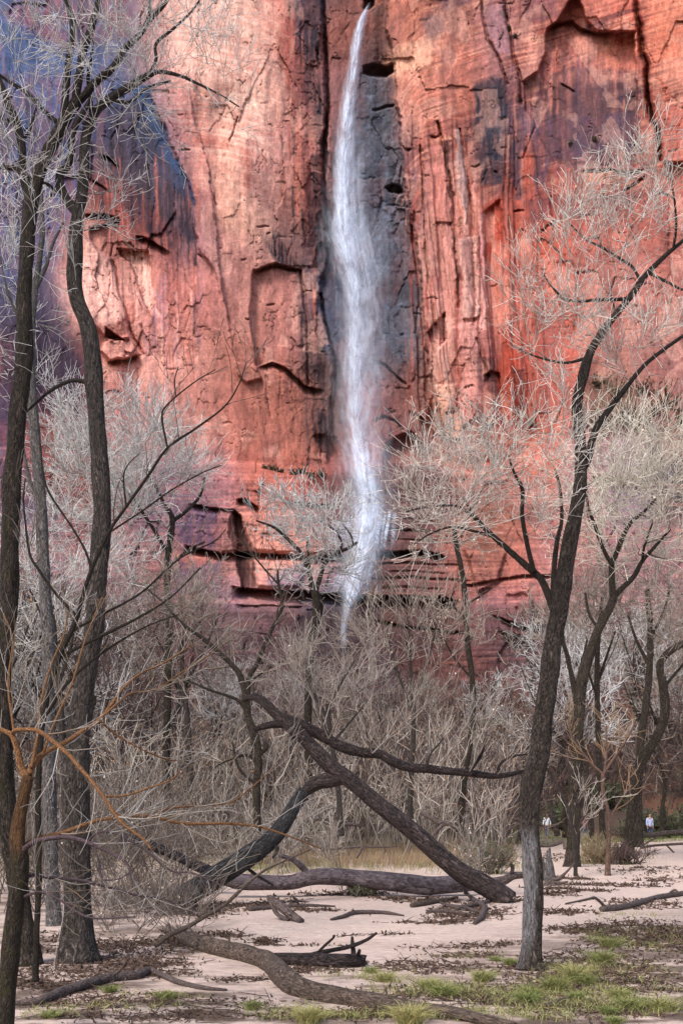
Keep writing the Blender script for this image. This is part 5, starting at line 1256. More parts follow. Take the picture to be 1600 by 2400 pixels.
# ------------------------------------------------------------------ bushes one can tell apart
def bush(name, label, cat, pxy, hpx, wpx, mat, n_, seed, lf=None, lmat=None, group=None, lean=.75, Y=None):
    g_ = np.random.default_rng(seed)
    b = on(*pxy) if Y is None else np.array([(pxy[0] - 800) / F * Y, Y, float(hill((pxy[0] - 800) / F * Y, Y))])
    k = b[1] / F; h = hpx * k; w_ = wpx * k
    root = empty(name, b); tag(root, label, cat, group)
    xy = np.column_stack([b[0] + g_.normal(size=n_) * w_ * .12, b[1] + g_.normal(size=n_) * w_ * .12])
    s0 = stems(xy, (h * .6, h), lean, seed, r=1.0, wig=.14)
    rm = TWR * b[1]
    l1 = grow(s0, n_ * 5, (h * .25, h * .5), (20, 60), 4, .2, .16, .6, rm, (.2, 1), seed + 1)
    l2 = grow(l1, n_ * 12, (h * .12, h * .3), (20, 60), 3, .15, .18, .7, rm * .85, (.1, 1), seed + 2)
    V, Q, t, rn = prisms([s0], 4, seed, (.3,))
    mesh('stem', V, [Q], mat, root, {'tone': t, 'rnd': rn})
    crown(root, [l1, l2], mat, seed, (.9, 1), lf, lmat, 'foliage')
    return root


bush('bush', 'sparse olive bush behind the foot of the slanting trunk', 'bush', (1150, 2048), 90, 110, TW_BROWN, 34, 601, (900, .03), LF_GREEN)
bush('bush', 'low greyish green bush growing against the lying log', 'bush', (850, 2098), 50, 130, TW_GREY, 40, 611, (1200, .022), LF_GREEN)
bush('bush', 'dry straw coloured bush around the thin trees', 'bush', (1395, 2022), 70, 120, twig_mat('straw_twigs', (.2, .14, .07), (.36, .28, .15), (.2, .15, .1)), 60, 621)
bush('bush', 'purplish dry bush next to the straw coloured one', 'bush', (1470, 2026), 60, 110, TW_PURPLE, 50, 631)
bush('bush', 'thin pale yellow bush over the slanting trunk', 'bush', (1105, 2030), 150, 120, TW_DULLC, 12, 641, (60, .03), LF_PALE, Y=24.0, lean=.35)
for k, (x, w_, h_, yy) in enumerate([(1490, 90, 70, 70), (1545, 110, 95, 68), (1600, 100, 80, 66), (1300, 90, 60, 72), (1250, 60, 50, 74), (1420, 80, 60, 76)]):
    bush('bush', ['green bush close behind the hiker in pale blue', 'tall green bush beyond the distant fallen log', 'green bush at the end of the distant fallen log', 'green bush behind the straight brown trunk', 'small green bush by the hiker in white', 'green bush between the thin trees'][k], 'bush',
         (x, 1960), h_, w_, TW_BROWN, 40, 651 + k * 7, (2600, .075), LF_GREEN, Y=yy)
for k, (x, yy, h_, w_) in enumerate([(310, 46, 90, 80), (150, 50, 80, 90), (1110, 70, 60, 90), (640, 58, 60, 80), (330, 62, 120, 100)]):
    bush('bush', ['dark green bush in the brush right of the bent trunk', 'green bush between the two big trunks', 'green bush behind the slanting trunk top', 'small green bush below the rust coloured ledge', 'green bush low on the slope left of the pale tree'][k], 'bush', (x, 1900), h_, w_, TW_BROWN, 30, 701 + k * 7, (1600, .06), LF_GREEN, Y=yy)
LEDGE_GREEN = leaf_mat('ledge_green', (.06, .07, .035), (.16, .12, .07))
# shrubs clinging to ledges of the cliff
for k, (px, py, w_) in enumerate([(1455, 985, 60), (1410, 1000, 46), (1490, 1004, 60), (1370, 1002, 40), (1440, 930, 44), (1400, 905, 36), (1500, 920, 40), (1240, 995, 18), (1186, 40, 10), (1190, 72, 9), (1206, 88, 8), (640, 1102, 14), (655, 1106, 9), (688, 1112, 16), (708, 1110, 20), (728, 1116, 12), (752, 1116, 18), (1560, 950, 60), (1595, 1000, 64), (1530, 975, 44), (1335, 340, 8), (1390, 330, 8), (622, 1099, 11)]):
    d = float(cliff_d(px, py)); b = np.array([(px - 800) / F * d, d - .2, H + (HZ - py) / F * d])
    s_ = w_ * d / F
    root = empty('shrub', b); tag(root, 'small dark green shrub clinging to a ledge of the cliff', 'shrub', 'shrubs on the cliff ledges')
    g_ = np.random.default_rng(800 + k)
    tp = b + g_.normal(size=(22, 3)) * np.array([.5, .3, .3]) * s_ + np.array([0, -.3 * s_, .35 * s_])
    ch = [(np.linspace(b + [0, .5, -.1], t_, 6), np.linspace(.05, .03, 6)) for t_ in tp]
    wood('stem', ch[:1], BK_DARK, root, sides=5, seed=k)
    crown(root, [bundle(ch, 6)], TW_BROWN, k, (.5,), (int(120 + w_ * 9), .10), LEDGE_GREEN, 'foliage')

# ------------------------------------------------------------------ fallen timber
def log(name, label, cat, pxpath, mat, Y=None, dy=0, group=None, seed=0, branches=(), rough=.07, jag=.25, sides=16, sink=.0, bname='branch', flare=0):
    """a thing lying on the ground: the path follows the ground unless a distance is given"""
    if Y is None:
        p = []
        for (x, y, w_) in pxpath:
            g_ = on(x, y + w_ * .42); r_ = w_ / 2 / F * g_[1]
            p.append(np.concatenate([g_ + [0, 0, r_ * (1 - sink) * .9], [r_]]))
        p = np.array(p); n_ = int(np.clip(len(p) * 9, 20, 120)); c = catmull(p, n_); ch = (c[:, :3], c[:, 3]); Yl = p[:, 1].mean()
    else:
        ch = limb(pxpath, Y, dy); Yl = Y
    b = ch[0][len(ch[0]) // 2].copy(); b[2] = float(hill(b[0], b[1]))
    root = empty(name, b); tag(root, label, cat, group)
    wood('trunk' if sides > 10 else 'stem', [ch], mat, root, seed=seed, sides=sides, rough=rough, jag=jag, flare=flare)
    for k, br in enumerate(branches):
        yb = lp_Y(ch, br, Yl)
        wood(bname, [limb(br, yb, (-.25, .2, -.1)[k % 3])], mat, root, seed=seed + 11 + k, sides=8, rough=.05, jag=.1)
    return root, ch


lg, gch = log('fallen_tree', 'big furrowed trunk slanting up from the sand with a long side limb', 'fallen tree',
              [(1190, 2112, 56), (1165, 2092, 51), (1130, 2070, 49), (1066, 2036, 46), (978, 1957, 42), (883, 1883, 38), (825, 1833, 37), (783, 1803, 38), (745, 1764, 35), (707, 1726, 31), (668, 1693, 29), (645, 1672, 25), (626, 1652, 23), (605, 1636, 19), (584, 1634, 14), (574, 1642, 9)], BK_LOG, Y=18.8, dy=.9, seed=901, sides=22, rough=.08,
              branches=[[(655, 1682, 24), (690, 1693, 26), (714, 1703, 26), (768, 1732, 26), (806, 1752, 26), (852, 1764, 24), (890, 1768, 22), (921, 1785, 22), (959, 1799, 21), (997, 1801, 20), (1036, 1806, 19), (1100, 1812, 17), (1165, 1819, 14), (1226, 1808, 8)],
                        [(800, 1822, 36), (772, 1828, 38), (748, 1833, 35), (726, 1846, 30), (702, 1866, 18)], [(668, 1697, 20), (640, 1698, 18), (612, 1704, 15), (600, 1709, 12)],
                        [(770, 1732, 9), (755, 1690, 7), (740, 1650, 5), (728, 1605, 4), (715, 1560, 2)], [(872, 1766, 8), (860, 1720, 6), (855, 1690, 4), (840, 1650, 3)],
                        [(1100, 1808, 9), (1125, 1770, 10), (1132, 1745, 7), (1140, 1720, 4)], [(1165, 1815, 8), (1172, 1790, 7), (1200, 1773, 6), (1235, 1768, 4)], [(1000, 1796, 5), (1010, 1765, 4), (1040, 1730, 3)],
                        [(1078, 2045, 6), (1085, 2080, 6), (1090, 2095, 6)]], bname='limb')
par = bundle([limb(q, 18.9) for q in ([(770, 1732, 9), (740, 1650, 5), (715, 1560, 2)], [(872, 1766, 8), (855, 1690, 4), (840, 1650, 3)], [(1100, 1808, 9), (1132, 1745, 7), (1140, 1720, 4)], [(1165, 1815, 8), (1200, 1773, 6), (1235, 1768, 4)], [(770, 1732, 9), (820, 1640, 5), (900, 1580, 3)], [(872, 1766, 8), (950, 1690, 4), (1010, 1640, 3)], [(1030, 1800, 6), (1080, 1720, 4), (1120, 1660, 3)], [(690, 1700, 6), (690, 1640, 5), (660, 1580, 3)])], 8)
l1 = grow(par, 70, (.5, 1.4), (20, 50), 6, .35, .12, .4, .0052, (.1, 1), 911); l2 = grow(l1, 260, (.25, .8), (20, 50), 4, .25, .15, .6, .0045, (.1, 1), 912); l3 = grow(l2, 420, (.15, .45), (20, 50), 3, .2, .15, .7, .004, (.1, 1), 913)
par = (par[0], par[1] * .6)
crown(lg, [par, l1, l2, l3], TW_DULLC, 9, (.5, .9, 1, 1), (60, .025), LF_PALE, 'twigs')

log('fallen_tree', 'grey leaning trunk broken at the top, resting against the big slanting trunk', 'fallen tree',
    [(300, 2180, 66), (360, 2146, 62), (450, 2092, 57), (520, 2046, 53), (590, 2002, 47), (640, 1962, 41), (668, 1925, 38), (690, 1888, 35), (706, 1862, 30)], bark_mat('grey_log_bark', (.016, .014, .014), (.082, .076, .076), .8), Y=17.6, dy=1.2, seed=921, sides=20,
    branches=[[(640, 1978, 10), (650, 1990, 9), (640, 2010, 6)], [(560, 2020, 9), (600, 2050, 8), (640, 2075, 5)]])
log('fallen_log', 'long smooth purplish log lying level across the sand', 'log',
    [(538, 2062, 32), (560, 2066, 38), (609, 2068, 38), (680, 2068, 36), (721, 2058, 38), (769, 2054, 40), (849, 2060, 42), (950, 2070, 45), (1000, 2076, 44), (1050, 2073, 42), (1095, 2068, 40)], BK_SMOOTH, Y=20.3, seed=931, sides=22, rough=.05, jag=.4, branches=[[(720, 2045, 16), (700, 2025, 15), (680, 2012, 12), (655, 2005, 9)]])
log('root_log', 'grey forked root end lying between the slanting trunk and leaning tree', 'log', [(1110, 2075, 24), (1150, 2070, 26), (1180, 2064, 22), (1205, 2052, 18), (1245, 2052, 13), (1262, 2056, 9)], BK_DRIFT, Y=20.6, seed=936, jag=.3, branches=[[(1195, 2060, 8), (1200, 2035, 9), (1196, 2022, 6)]])
log('fallen_log', 'long silt covered log snaking over the near sand and grass', 'log',
    [(430, 2190, 34), (469, 2206, 40), (514, 2218, 44), (578, 2232, 46), (629, 2248, 48), (660, 2278, 52), (689, 2302, 54), (737, 2320, 50), (801, 2332, 46), (880, 2344, 42), (950, 2357, 40), (1053, 2370, 34), (1133, 2388, 30), (1200, 2404, 26)], BK_MUD, seed=941, sides=20, sink=.35, rough=.09)
log('fallen_log', 'short broken log with a snapped branch across it', 'log', [(640, 2246, 26), (686, 2248, 32), (740, 2250, 35), (800, 2252, 36), (846, 2252, 30)], BK_LOG, seed=951, jag=.5, sink=.1,
    branches=[[(690, 2258, 11), (737, 2236, 11), (817, 2219, 10), (858, 2203, 8), (882, 2187, 6)], [(827, 2262, 12), (828, 2235, 12), (826, 2215, 10), (825, 2196, 6)], [(747, 2230, 7), (762, 2215, 7), (780, 2199, 6), (784, 2192, 4)], [(838, 2240, 10), (842, 2228, 8)]])
log('fallen_branch', 'peeled grey branch arching over the sand beside the big trunks', 'branch', [(30, 2352, 9), (60, 2349, 16), (102, 2343, 21), (153, 2322, 23), (223, 2301, 23), (271, 2290, 22), (319, 2286, 22), (348, 2276, 20), (370, 2281, 14), (395, 2292, 14), (430, 2305, 13), (480, 2316, 11), (530, 2320, 6)], BK_DRIFT, seed=961, sides=14,
    branches=[[(262, 2290, 7), (285, 2270, 6), (305, 2240, 3)]])
log('driftwood_stick', 'curved dark stick arched on the bare sand', 'stick', [(776, 2155, 6), (804, 2148, 10), (833, 2139, 11), (878, 2138, 10), (909, 2140, 9), (945, 2146, 4)], BK_DRIFT, seed=971, sides=10, branches=[[(866, 2142, 5), (868, 2150, 4)]])
log('driftwood_stick', 'long straight stick lying behind the split plank of wood', 'stick', [(585, 2131, 12), (650, 2126, 9), (720, 2122, 8), (785, 2124, 4)], BK_DRIFT, seed=975, sides=10, branches=[[(700, 2120, 5), (692, 2108, 5), (684, 2100, 3)]])
log('split_wood', 'slab of split wood tilted up from the sand', 'log', [(632, 2104, 15), (655, 2122, 22), (680, 2142, 22), (706, 2160, 16)], BK_DRIFT, seed=981, Y=15.8, dy=-.4, jag=.3, branches=[[(635, 2116, 9), (650, 2142, 11), (676, 2158, 12)]])
log('fallen_log', 'dark log on the sand at the far side with a broken stub', 'log', [(1410, 2131, 15), (1451, 2127, 15), (1499, 2115, 14), (1546, 2102, 13), (1600, 2094, 12), (1660, 2088, 10)], BK_DRIFT, seed=985, sides=12,
    branches=[[(1418, 2126, 6), (1404, 2112, 6), (1392, 2104, 5), (1378, 2106, 3)], [(1486, 2116, 5), (1493, 2107, 4)], [(1565, 2096, 6), (1580, 2086, 6), (1590, 2094, 5)]])
log('driftwood_stick', 'dark stick leaning in the grass at the foot of the leaning tree', 'stick', [(1258, 2282, 7), (1290, 2266, 8), (1322, 2252, 5)], BK_DRIFT, seed=988, sides=8)
log('driftwood_stick', 'short thick stick among the green tufts', 'stick', [(1280, 2356, 12), (1305, 2348, 11), (1332, 2338, 9)], BK_DRIFT, seed=989, sides=10)
log('fallen_branch', 'thin twisted branch running along the sand beyond the leaning tree', 'branch', [(1325, 2118, 4), (1355, 2112, 5), (1382, 2106, 6), (1392, 2104, 7), (1404, 2112, 7), (1415, 2124, 8)], BK_DRIFT, seed=990, sides=8)
log('fallen_log', 'distant straight log lying before the hiker in pale blue', 'log', [(1505, 1958, 11), (1540, 1955, 12), (1580, 1951, 13), (1630, 1950, 13)], BK_GREY, Y=57, seed=991, sides=12)
log('fallen_branch', 'dark branch propped over the sand near the distant log', 'branch', [(1500, 1987, 6), (1530, 1982, 6), (1570, 1979, 6), (1620, 1976, 6)], BK_DRIFT, Y=42, seed=992, sides=8, branches=[[(1500, 1985, 4), (1520, 1972, 4), (1545, 1960, 3)], [(1560, 1980, 4), (1580, 2000, 4), (1598, 2013, 4)]])
log('fallen_log', 'dark bent snag lying on the white sand behind the leaning tree', 'log', [(1262, 1983, 6), (1290, 1981, 9), (1312, 1974, 9), (1318, 1966, 7)], BK_DRIFT, Y=46, seed=993, sides=10, branches=[[(1318, 1966, 6), (1321, 1980, 6), (1322, 1994, 6)]])
log('fallen_log', 'mossy log behind the brush beside the bent trunk', 'log', [(290, 1962, 22), (340, 1976, 22), (400, 2000, 22), (450, 2024, 24), (505, 2046, 26), (530, 2054, 24)], bark_mat('mossy_log', (.02, .017, .02), (.075, .065, .08), .8), Y=21, seed=994, sides=12)
log('fallen_branch', 'distant dark branch curving over the rusty grass', 'branch', [(728, 1915, 8), (735, 1922, 6), (760, 1920, 7), (780, 1932, 9), (800, 1933, 9), (830, 1932, 9), (845, 1938, 4)], BK_DRIFT, Y=36, seed=995, sides=8)
log('fallen_branch', 'distant dark limb sticking out past the slanting trunk', 'branch', [(985, 1905, 7), (1010, 1918, 10), (1030, 1928, 12), (1055, 1932, 12), (1075, 1945, 10)], BK_DRIFT, Y=27, seed=996, sides=10, branches=[[(1040, 1930, 10), (1020, 1950, 9), (1008, 1966, 6)]])
log('fallen_branch', 'thin dark branch in the dry grass behind the lying log', 'branch', [(755, 1992, 4), (800, 1988, 5), (850, 1984, 5), (900, 1985, 4), (930, 1983, 3)], BK_DRIFT, Y=30, seed=997, sides=8, branches=[[(850, 1984, 6), (842, 2000, 6), (836, 2010, 5)]])
# jagged stump with its root plate
b = on(1285, 2074); k = b[1] / F
st = empty('tree_stump', b); tag(st, 'splintered grey stump with driftwood caught round its roots', 'stump')
wood('stump', [limb([(1288, 2076, 26), (1287, 2050, 24), (1286, 2025, 19), (1285, 2004, 9)], b[1])], BK_PALE, st, seed=998, sides=14, jag=1.2, rough=.16)
wood('splinter', [limb([(1277, 2060, 10), (1273, 2030, 8), (1272, 2010, 3)], b[1] + .1)], BK_PALE, st, seed=999, sides=8, jag=.6)
for q, pth in enumerate([[(1285, 2068, 16), (1300, 2080, 14), (1322, 2088, 8)], [(1285, 2068, 15), (1272, 2082, 12), (1262, 2094, 7)], [(1290, 2062, 12), (1310, 2058, 9), (1330, 2040, 5), (1346, 2022, 3)], [(1290, 2066, 10), (1312, 2070, 8), (1330, 2066, 4)]]):
    wood('root', [limb(pth, b[1] - .1, -.2)], BK_DRIFT, st, seed=1000 + q, sides=8)
# driftwood heap at the foot of the slanting trunk: every stick is its own thing
for q, (pth, lb) in enumerate([
        ([(965, 2122, 12), (1000, 2116, 13), (1040, 2110, 11), (1070, 2104, 7)], 'splintered log with reddish wood, first in the driftwood heap'),
        ([(1000, 2136, 8), (1040, 2136, 9), (1080, 2140, 8), (1110, 2146, 5)], 'low stick lying along the sandy edge of the driftwood heap'),
        ([(1070, 2130, 9), (1105, 2122, 11), (1140, 2114, 9), (1160, 2106, 5)], 'stick pointing up out of the driftwood heap'),
        ([(1090, 2088, 6), (1100, 2100, 8), (1118, 2114, 12), (1134, 2126, 13), (1128, 2148, 14), (1112, 2163, 10)], 'thick bent branch hooked over the driftwood heap'),
        ([(1040, 2122, 8), (1080, 2126, 9), (1120, 2136, 8)], 'stick buried in the middle of the driftwood heap'),
        ([(1020, 2112, 6), (1050, 2122, 7), (1090, 2134, 5)], 'thin stick crossing the reddish log of the driftwood heap')]):
    log('driftwood_stick', lb, 'stick', pth, BK_DRIFT if q != 0 else BK_MUD, seed=1010 + q, sides=10, jag=.4, group='sticks of the driftwood heap')
log('fallen_branch', 'thin bare branch rising from the sand before the grey leaning trunk', 'branch', [(365, 2215, 14), (400, 2190, 13), (440, 2172, 11), (480, 2148, 10), (530, 2118, 9), (575, 2075, 8), (620, 2040, 6), (680, 2012, 4), (730, 1990, 3)], BK_MUD, Y=12.2, dy=1.2, seed=1021, sides=10, branches=[[(440, 2172, 5), (470, 2200, 4), (480, 2225, 3)], [(400, 2190, 7), (396, 2165, 6)]])

# ------------------------------------------------------------------ flood litter, grass
def flakes(c, size, g_, elong=2.2):
    n_ = len(c)
    a = g_.normal(size=(n_, 3)); a[:, 2] *= .5; a /= np.linalg.norm(a, axis=1)[:, None]
    b = np.cross(a, np.array([0, 0, 1.0]) + g_.normal(size=(n_, 3)) * .7); b /= np.linalg.norm(b, axis=1)[:, None]
    s_ = (size * g_.uniform(.5, 1.4, n_))[:, None]
    up_ = np.abs(g_.normal(size=(n_, 1))) * s_ * .5 * np.array([0, 0, 1.0])
    V = np.stack([c - a * s_ + up_, c + b * s_ / elong, c + a * s_ + up_ * .6, c - b * s_ / elong], 1).reshape(-1, 3)
    return V, np.arange(n_ * 4).reshape(n_, 4), np.repeat(g_.uniform(0, 1, n_), 4)


def sticks(c, L, r, g_):
    n_ = len(c)
    d = g_.normal(size=(n_, 3)); d[:, 2] = np.abs(d[:, 2]) * .25; d[:, 1] *= .7; d /= np.linalg.norm(d, axis=1)[:, None]
    l_ = (L[0] * (L[1] / L[0]) ** g_.uniform(0, 1, n_))[:, None]
    p = [c - d * l_ * .5]
    for k in range(3):
        d = d + .25 * g_.normal(size=(n_, 3)) * np.array([1, 1, .3]); d /= np.linalg.norm(d, axis=1)[:, None]; p.append(p[-1] + d * l_ / 3)
    Pp = np.stack(p, 1); zz = hill(Pp[..., 0], Pp[..., 1]); Pp[..., 2] = np.maximum(Pp[..., 2], zz + .004)
    R = (r[0] + (r[1] - r[0]) * g_.uniform(0, 1, n_) ** 2)[:, None] * np.array([1, .95, .8, .4])[None]
    return Pp, R


g_ = np.random.default_rng(1200)
LP = [(240, 2275, 210, 18, 900), (330, 2250, 120, 16, 700), (300, 2215, 160, 20, 700), (150, 2310, 110, 12, 350), (260, 2350, 230, 20, 700), (420, 2200, 90, 20, 500), (150, 2210, 130, 24, 500), (60, 2300, 70, 12, 140), (330, 2390, 260, 14, 420), (560, 2350, 90, 14, 160), (480, 2380, 80, 14, 120),
      (560, 2125, 110, 10, 450), (470, 2140, 90, 18, 500), (660, 2112, 60, 8, 160), (1090, 2140, 90, 18, 700), (1010, 2112, 70, 8, 260), (930, 2106, 60, 5, 120), (1000, 2160, 90, 3, 160), (1180, 2110, 50, 10, 260), (1300, 2092, 60, 10, 300), (740, 2135, 60, 5, 120),
      (870, 2185, 110, 2, 60), (700, 2208, 110, 2, 60), (620, 2195, 60, 2, 40), (1070, 2215, 120, 8, 160), (1050, 2265, 180, 14, 420), (960, 2255, 90, 10, 160), (1100, 2235, 90, 6, 160), (1180, 2210, 60, 6, 110), (1320, 2140, 80, 8, 240), (1420, 2075, 150, 5, 380), (1350, 2088, 80, 4, 180), (1500, 2120, 100, 10, 300),
      (1360, 2180, 90, 10, 300), (1480, 2190, 120, 26, 1300), (1580, 2200, 90, 30, 800), (1400, 2250, 160, 30, 900), (1320, 2290, 140, 30, 700), (1480, 2300, 140, 30, 800), (1200, 2330, 180, 34, 800), (1000, 2330, 180, 26, 600), (1400, 2370, 220, 30, 900), (800, 2385, 220, 16, 600), (950, 2385, 150, 14, 400),
      (700, 2270, 50, 10, 140), (760, 2268, 60, 8, 140), (560, 2295, 70, 6, 120), (620, 2200, 30, 8, 160), (520, 2185, 60, 8, 220), (1290, 2010, 60, 8, 200), (1500, 2040, 90, 8, 260), (1440, 2020, 60, 6, 160), (800, 2095, 120, 6, 220), (1560, 2060, 80, 6, 140), (1330, 2060, 60, 6, 200)]
cc = []
for (x, y, rx, ry, n_) in LP:
    a = g_.uniform(0, 6.28, n_); q = np.sqrt(g_.uniform(0, 1, n_)) * (1 + .25 * g_.normal(size=n_))
    X_, Yp = x + rx * q * np.cos(a), np.clip(y + ry * q * np.sin(a), 1935, 2460)
    keep = fbm(X_ / 26, Yp / 6, 2, 77) > -.12
    cc.append(np.column_stack([X_, Yp])[keep])
cc = np.concatenate(cc); Yd = H * F / (cc[:, 1] - HZ); xw = (cc[:, 0] - 800) / F * Yd
ctr = np.column_stack([xw, Yd, hill(xw, Yd) + .008])
m = g_.uniform(0, 1, len(ctr)) < .42
Ps, Rs = sticks(ctr[m], (.05, .34), (.0022, .008), g_); Rs = Rs * np.clip(Ps[:, :1, 1] / 11, .8, 2.2)
V1, Q1, t1, r1 = prisms([(Ps, Rs)], 4, 1)
cf = np.repeat(ctr[~m], 2, 0) + g_.normal(size=(2 * (~m).sum(), 3)) * np.array([.06, .06, .006]); cf[:, 2] = np.maximum(cf[:, 2], hill(cf[:, 0], cf[:, 1]) + .006)
V2, Q2, r2 = flakes(cf, .026 * np.clip(cf[:, 1] / 11, .8, 2), g_)
LITTER = leaf_mat('brown_litter', (.035, .022, .018), (.13, .08, .055))
o = mesh('leaf_litter', np.concatenate([V1, V2]), [Q1, Q2 + len(V1)], LITTER, None, {'rnd': np.concatenate([r1, r2])}, False)
tag(o, 'brown leaves and twigs left in drifts by the flood', None, None, 'stuff')

def blades(c, h, w_, g_, spread=.5, droop=.6, n_seg=3):
    """arching blades of grass"""
    n_ = len(c)
    a = g_.uniform(0, 6.28, n_); d = np.column_stack([np.cos(a), np.sin(a), np.zeros(n_)])
    sp = (spread * g_.uniform(.2, 1.2, n_))[:, None]; hh = (h * g_.uniform(.5, 1.15, n_))[:, None]; dr_ = (droop * g_.uniform(.3, 1.2, n_))[:, None]
    sd_ = np.column_stack([-d[:, 1], d[:, 0], d[:, 2]]); sd_ = sd_ * .6 + g_.normal(size=(n_, 3)) * .4
    V = []
    for k, t in enumerate(np.linspace(0, 1, n_seg + 1)):
        p = c + d * sp * hh * (t + .5 * t * t) + np.array([0, 0, 1.0]) * hh * (t - dr_ * .55 * t * t * t)
        wd = (w_ * (1 - t) ** .6 + .0004)
        V += [p - sd_ * wd, p + sd_ * wd]
    V = np.stack(V, 1); m_ = V.shape[1]
    i = np.arange(n_ * m_).reshape(n_, m_)
    Q = np.concatenate([i[:, [2 * k, 2 * k + 1, 2 * k + 3, 2 * k + 2]] for k in range(n_seg)])
    return V.reshape(-1, 3), Q, np.repeat(g_.uniform(0, 1, n_), m_)


TUFTS = [(725, 2396, 70, 52, 'large pale yellow tuft in front of the snaking log', .8), (1195, 2262, 34, 24, 'green tuft beside the foot of the leaning tree', .15), (1160, 2252, 30, 16, 'small green tuft second from the leaning tree', .2), (1300, 2320, 70, 46, 'broad yellow green tuft below the dark stick', .4),
         (1240, 2338, 60, 38, 'olive tuft between the short thick stick and leaning tree', .3), (1345, 2300, 50, 60, 'tall straw coloured tuft beside the dark stick', .75), (1372, 2308, 44, 36, 'green tuft beside the tall straw coloured one', .2), (1235, 2352, 50, 40, 'deep green tuft left of the short thick stick', .1),
         (1350, 2342, 44, 26, 'bright green tuft right of the short thick stick', .1), (1450, 2340, 52, 32, 'yellow green tuft on pale sand', .45), (1475, 2365, 64, 36, 'big bright green tuft near the frame corner', .2), (1545, 2368, 80, 40, 'big yellowish tuft in the frame corner', .5), (1425, 2378, 48, 28, 'dark green round tuft on the sand', .05), (1440, 2398, 40, 22, 'small green tuft at the very bottom', .1),
         (1130, 2300, 60, 36, 'yellow green tuft above the end of the snaking log', .5), (1045, 2335, 60, 38, 'bright green tuft behind the snaking log', .2), (1010, 2318, 70, 34, 'wide pale green tuft behind the snaking log', .5), (870, 2280, 40, 20, 'short olive tuft beside the broken log', .3), (900, 2300, 60, 30, 'pale straw tuft between broken and snaking logs', .75),
         (960, 2398, 80, 60, 'tall straw tuft growing over the snaking log', .9), (258, 2326, 32, 24, 'small green tuft under the peeled grey branch', .15), (390, 2340, 50, 24, 'flat green tuft below the peeled grey branch', .25), (120, 2385, 50, 22, 'green tuft near the foot of the orange barked sapling', .2), (1430, 2220, 60, 34, 'olive tuft by the mossy litter', .4), (1410, 2258, 60, 44, 'green grass clump halfway to the dark log', .3), (590, 2366, 40, 28, 'dark green tuft left of the pale yellow one', .2)]
for k, (px, py, w_, h_, lb, yel) in enumerate(TUFTS):
    b = on(px, py); kk = b[1] / F
    gk = np.random.default_rng(1300 + k); n_ = int(150 + 7 * w_)
    c = b + np.column_stack([gk.normal(size=n_) * w_ * kk * .17, gk.normal(size=n_) * w_ * kk * .17, np.zeros(n_)]); c[:, 2] = hill(c[:, 0], c[:, 1]) - .005
    V, Q, r_ = blades(c, h_ * kk * 1.05, .0024, gk, .75, 1.0, 4)
    o = mesh('grass_tuft', V, [Q], GRASS, None, {'rnd': np.clip(r_ * .5 + yel * .75, 0, 1)}, True, None, b)
    tag(o, lb, 'grass tuft', 'grass tufts on the sand')

GP = [(1000, 2320, 170, 24, 1100), (880, 2290, 120, 14, 420), (1250, 2330, 200, 34, 1700), (1420, 2290, 180, 40, 1100), (1520, 2200, 110, 28, 900), (1400, 2195, 80, 14, 350), (1350, 2270, 90, 26, 500), (1450, 2365, 200, 30, 1300), (1150, 2390, 220, 14, 700), (900, 2392, 200, 12, 700), (720, 2395, 120, 8, 350), (640, 2376, 90, 10, 200), (380, 2335, 110, 12, 220), (250, 2370, 200, 14, 350), (100, 2385, 80, 10, 160), (1080, 2235, 110, 8, 140), (1480, 2150, 90, 12, 250)]
def field(GP, seed):
    g_ = np.random.default_rng(seed); cc = []
    for (x, y, rx, ry, n_) in GP:
        a = g_.uniform(0, 6.28, n_); q = np.sqrt(g_.uniform(0, 1, n_)) * (1 + .2 * g_.normal(size=n_))
        X_, Yp = x + rx * q * np.cos(a), np.clip(y + ry * q * np.sin(a), 1925, 2470)
        cc.append(np.column_stack([X_, Yp])[fbm(X_ / 30, Yp / 9, 2, seed % 50) > -.05])
    cc = np.concatenate(cc); Yd = H * F / (cc[:, 1] - HZ); xw = (cc[:, 0] - 800) / F * Yd
    return np.column_stack([xw, Yd, hill(xw, Yd) - .004]), g_
c, g_ = field(GP, 1401)
c = c[g_.uniform(0, 1, len(c)) < .5]
V, Q, r_ = blades(np.repeat(c, 3, 0) + g_.normal(size=(3 * len(c), 3)) * np.array([.03, .03, 0]), .10, .0022, g_, .8, .9)
tag(mesh('grass', V, [Q], GRASS, None, {'rnd': np.clip(r_ + .15, 0, 1)}), 'thin yellow green grass on the near sand', None, None, 'stuff')
c, g_ = field([(850, 2010, 360, 34, 5200), (700, 2030, 200, 20, 1600), (1050, 2020, 150, 24, 1600), (600, 2040, 130, 20, 900), (1180, 2030, 90, 22, 800), (1430, 2010, 110, 20, 1200)], 1411)
V, Q, r_ = blades(c, .34, .006, g_, .5, .8)
tag(mesh('grass', V, [Q], leaf_mat('old_grass', (.15, .17, .065), (.30, .245, .12)), None, {'rnd': r_}), 'dull tan and green grass behind the lying log', None, None, 'stuff')
g_ = np.random.default_rng(1421); xy = scatter(6000, (560, 1200), (31, 46), 1421)
V, Q, r_ = blades(np.column_stack([xy, hill(xy[:, 0], xy[:, 1])]), .6, .010, g_, .3, .4)
tag(mesh('dry_reed_grass', V, [Q], leaf_mat('rusty_grass', (.17, .095, .06), (.26, .19, .11)), None, {'rnd': r_}), 'rust coloured standing grass below the bare wood', None, None, 'stuff')

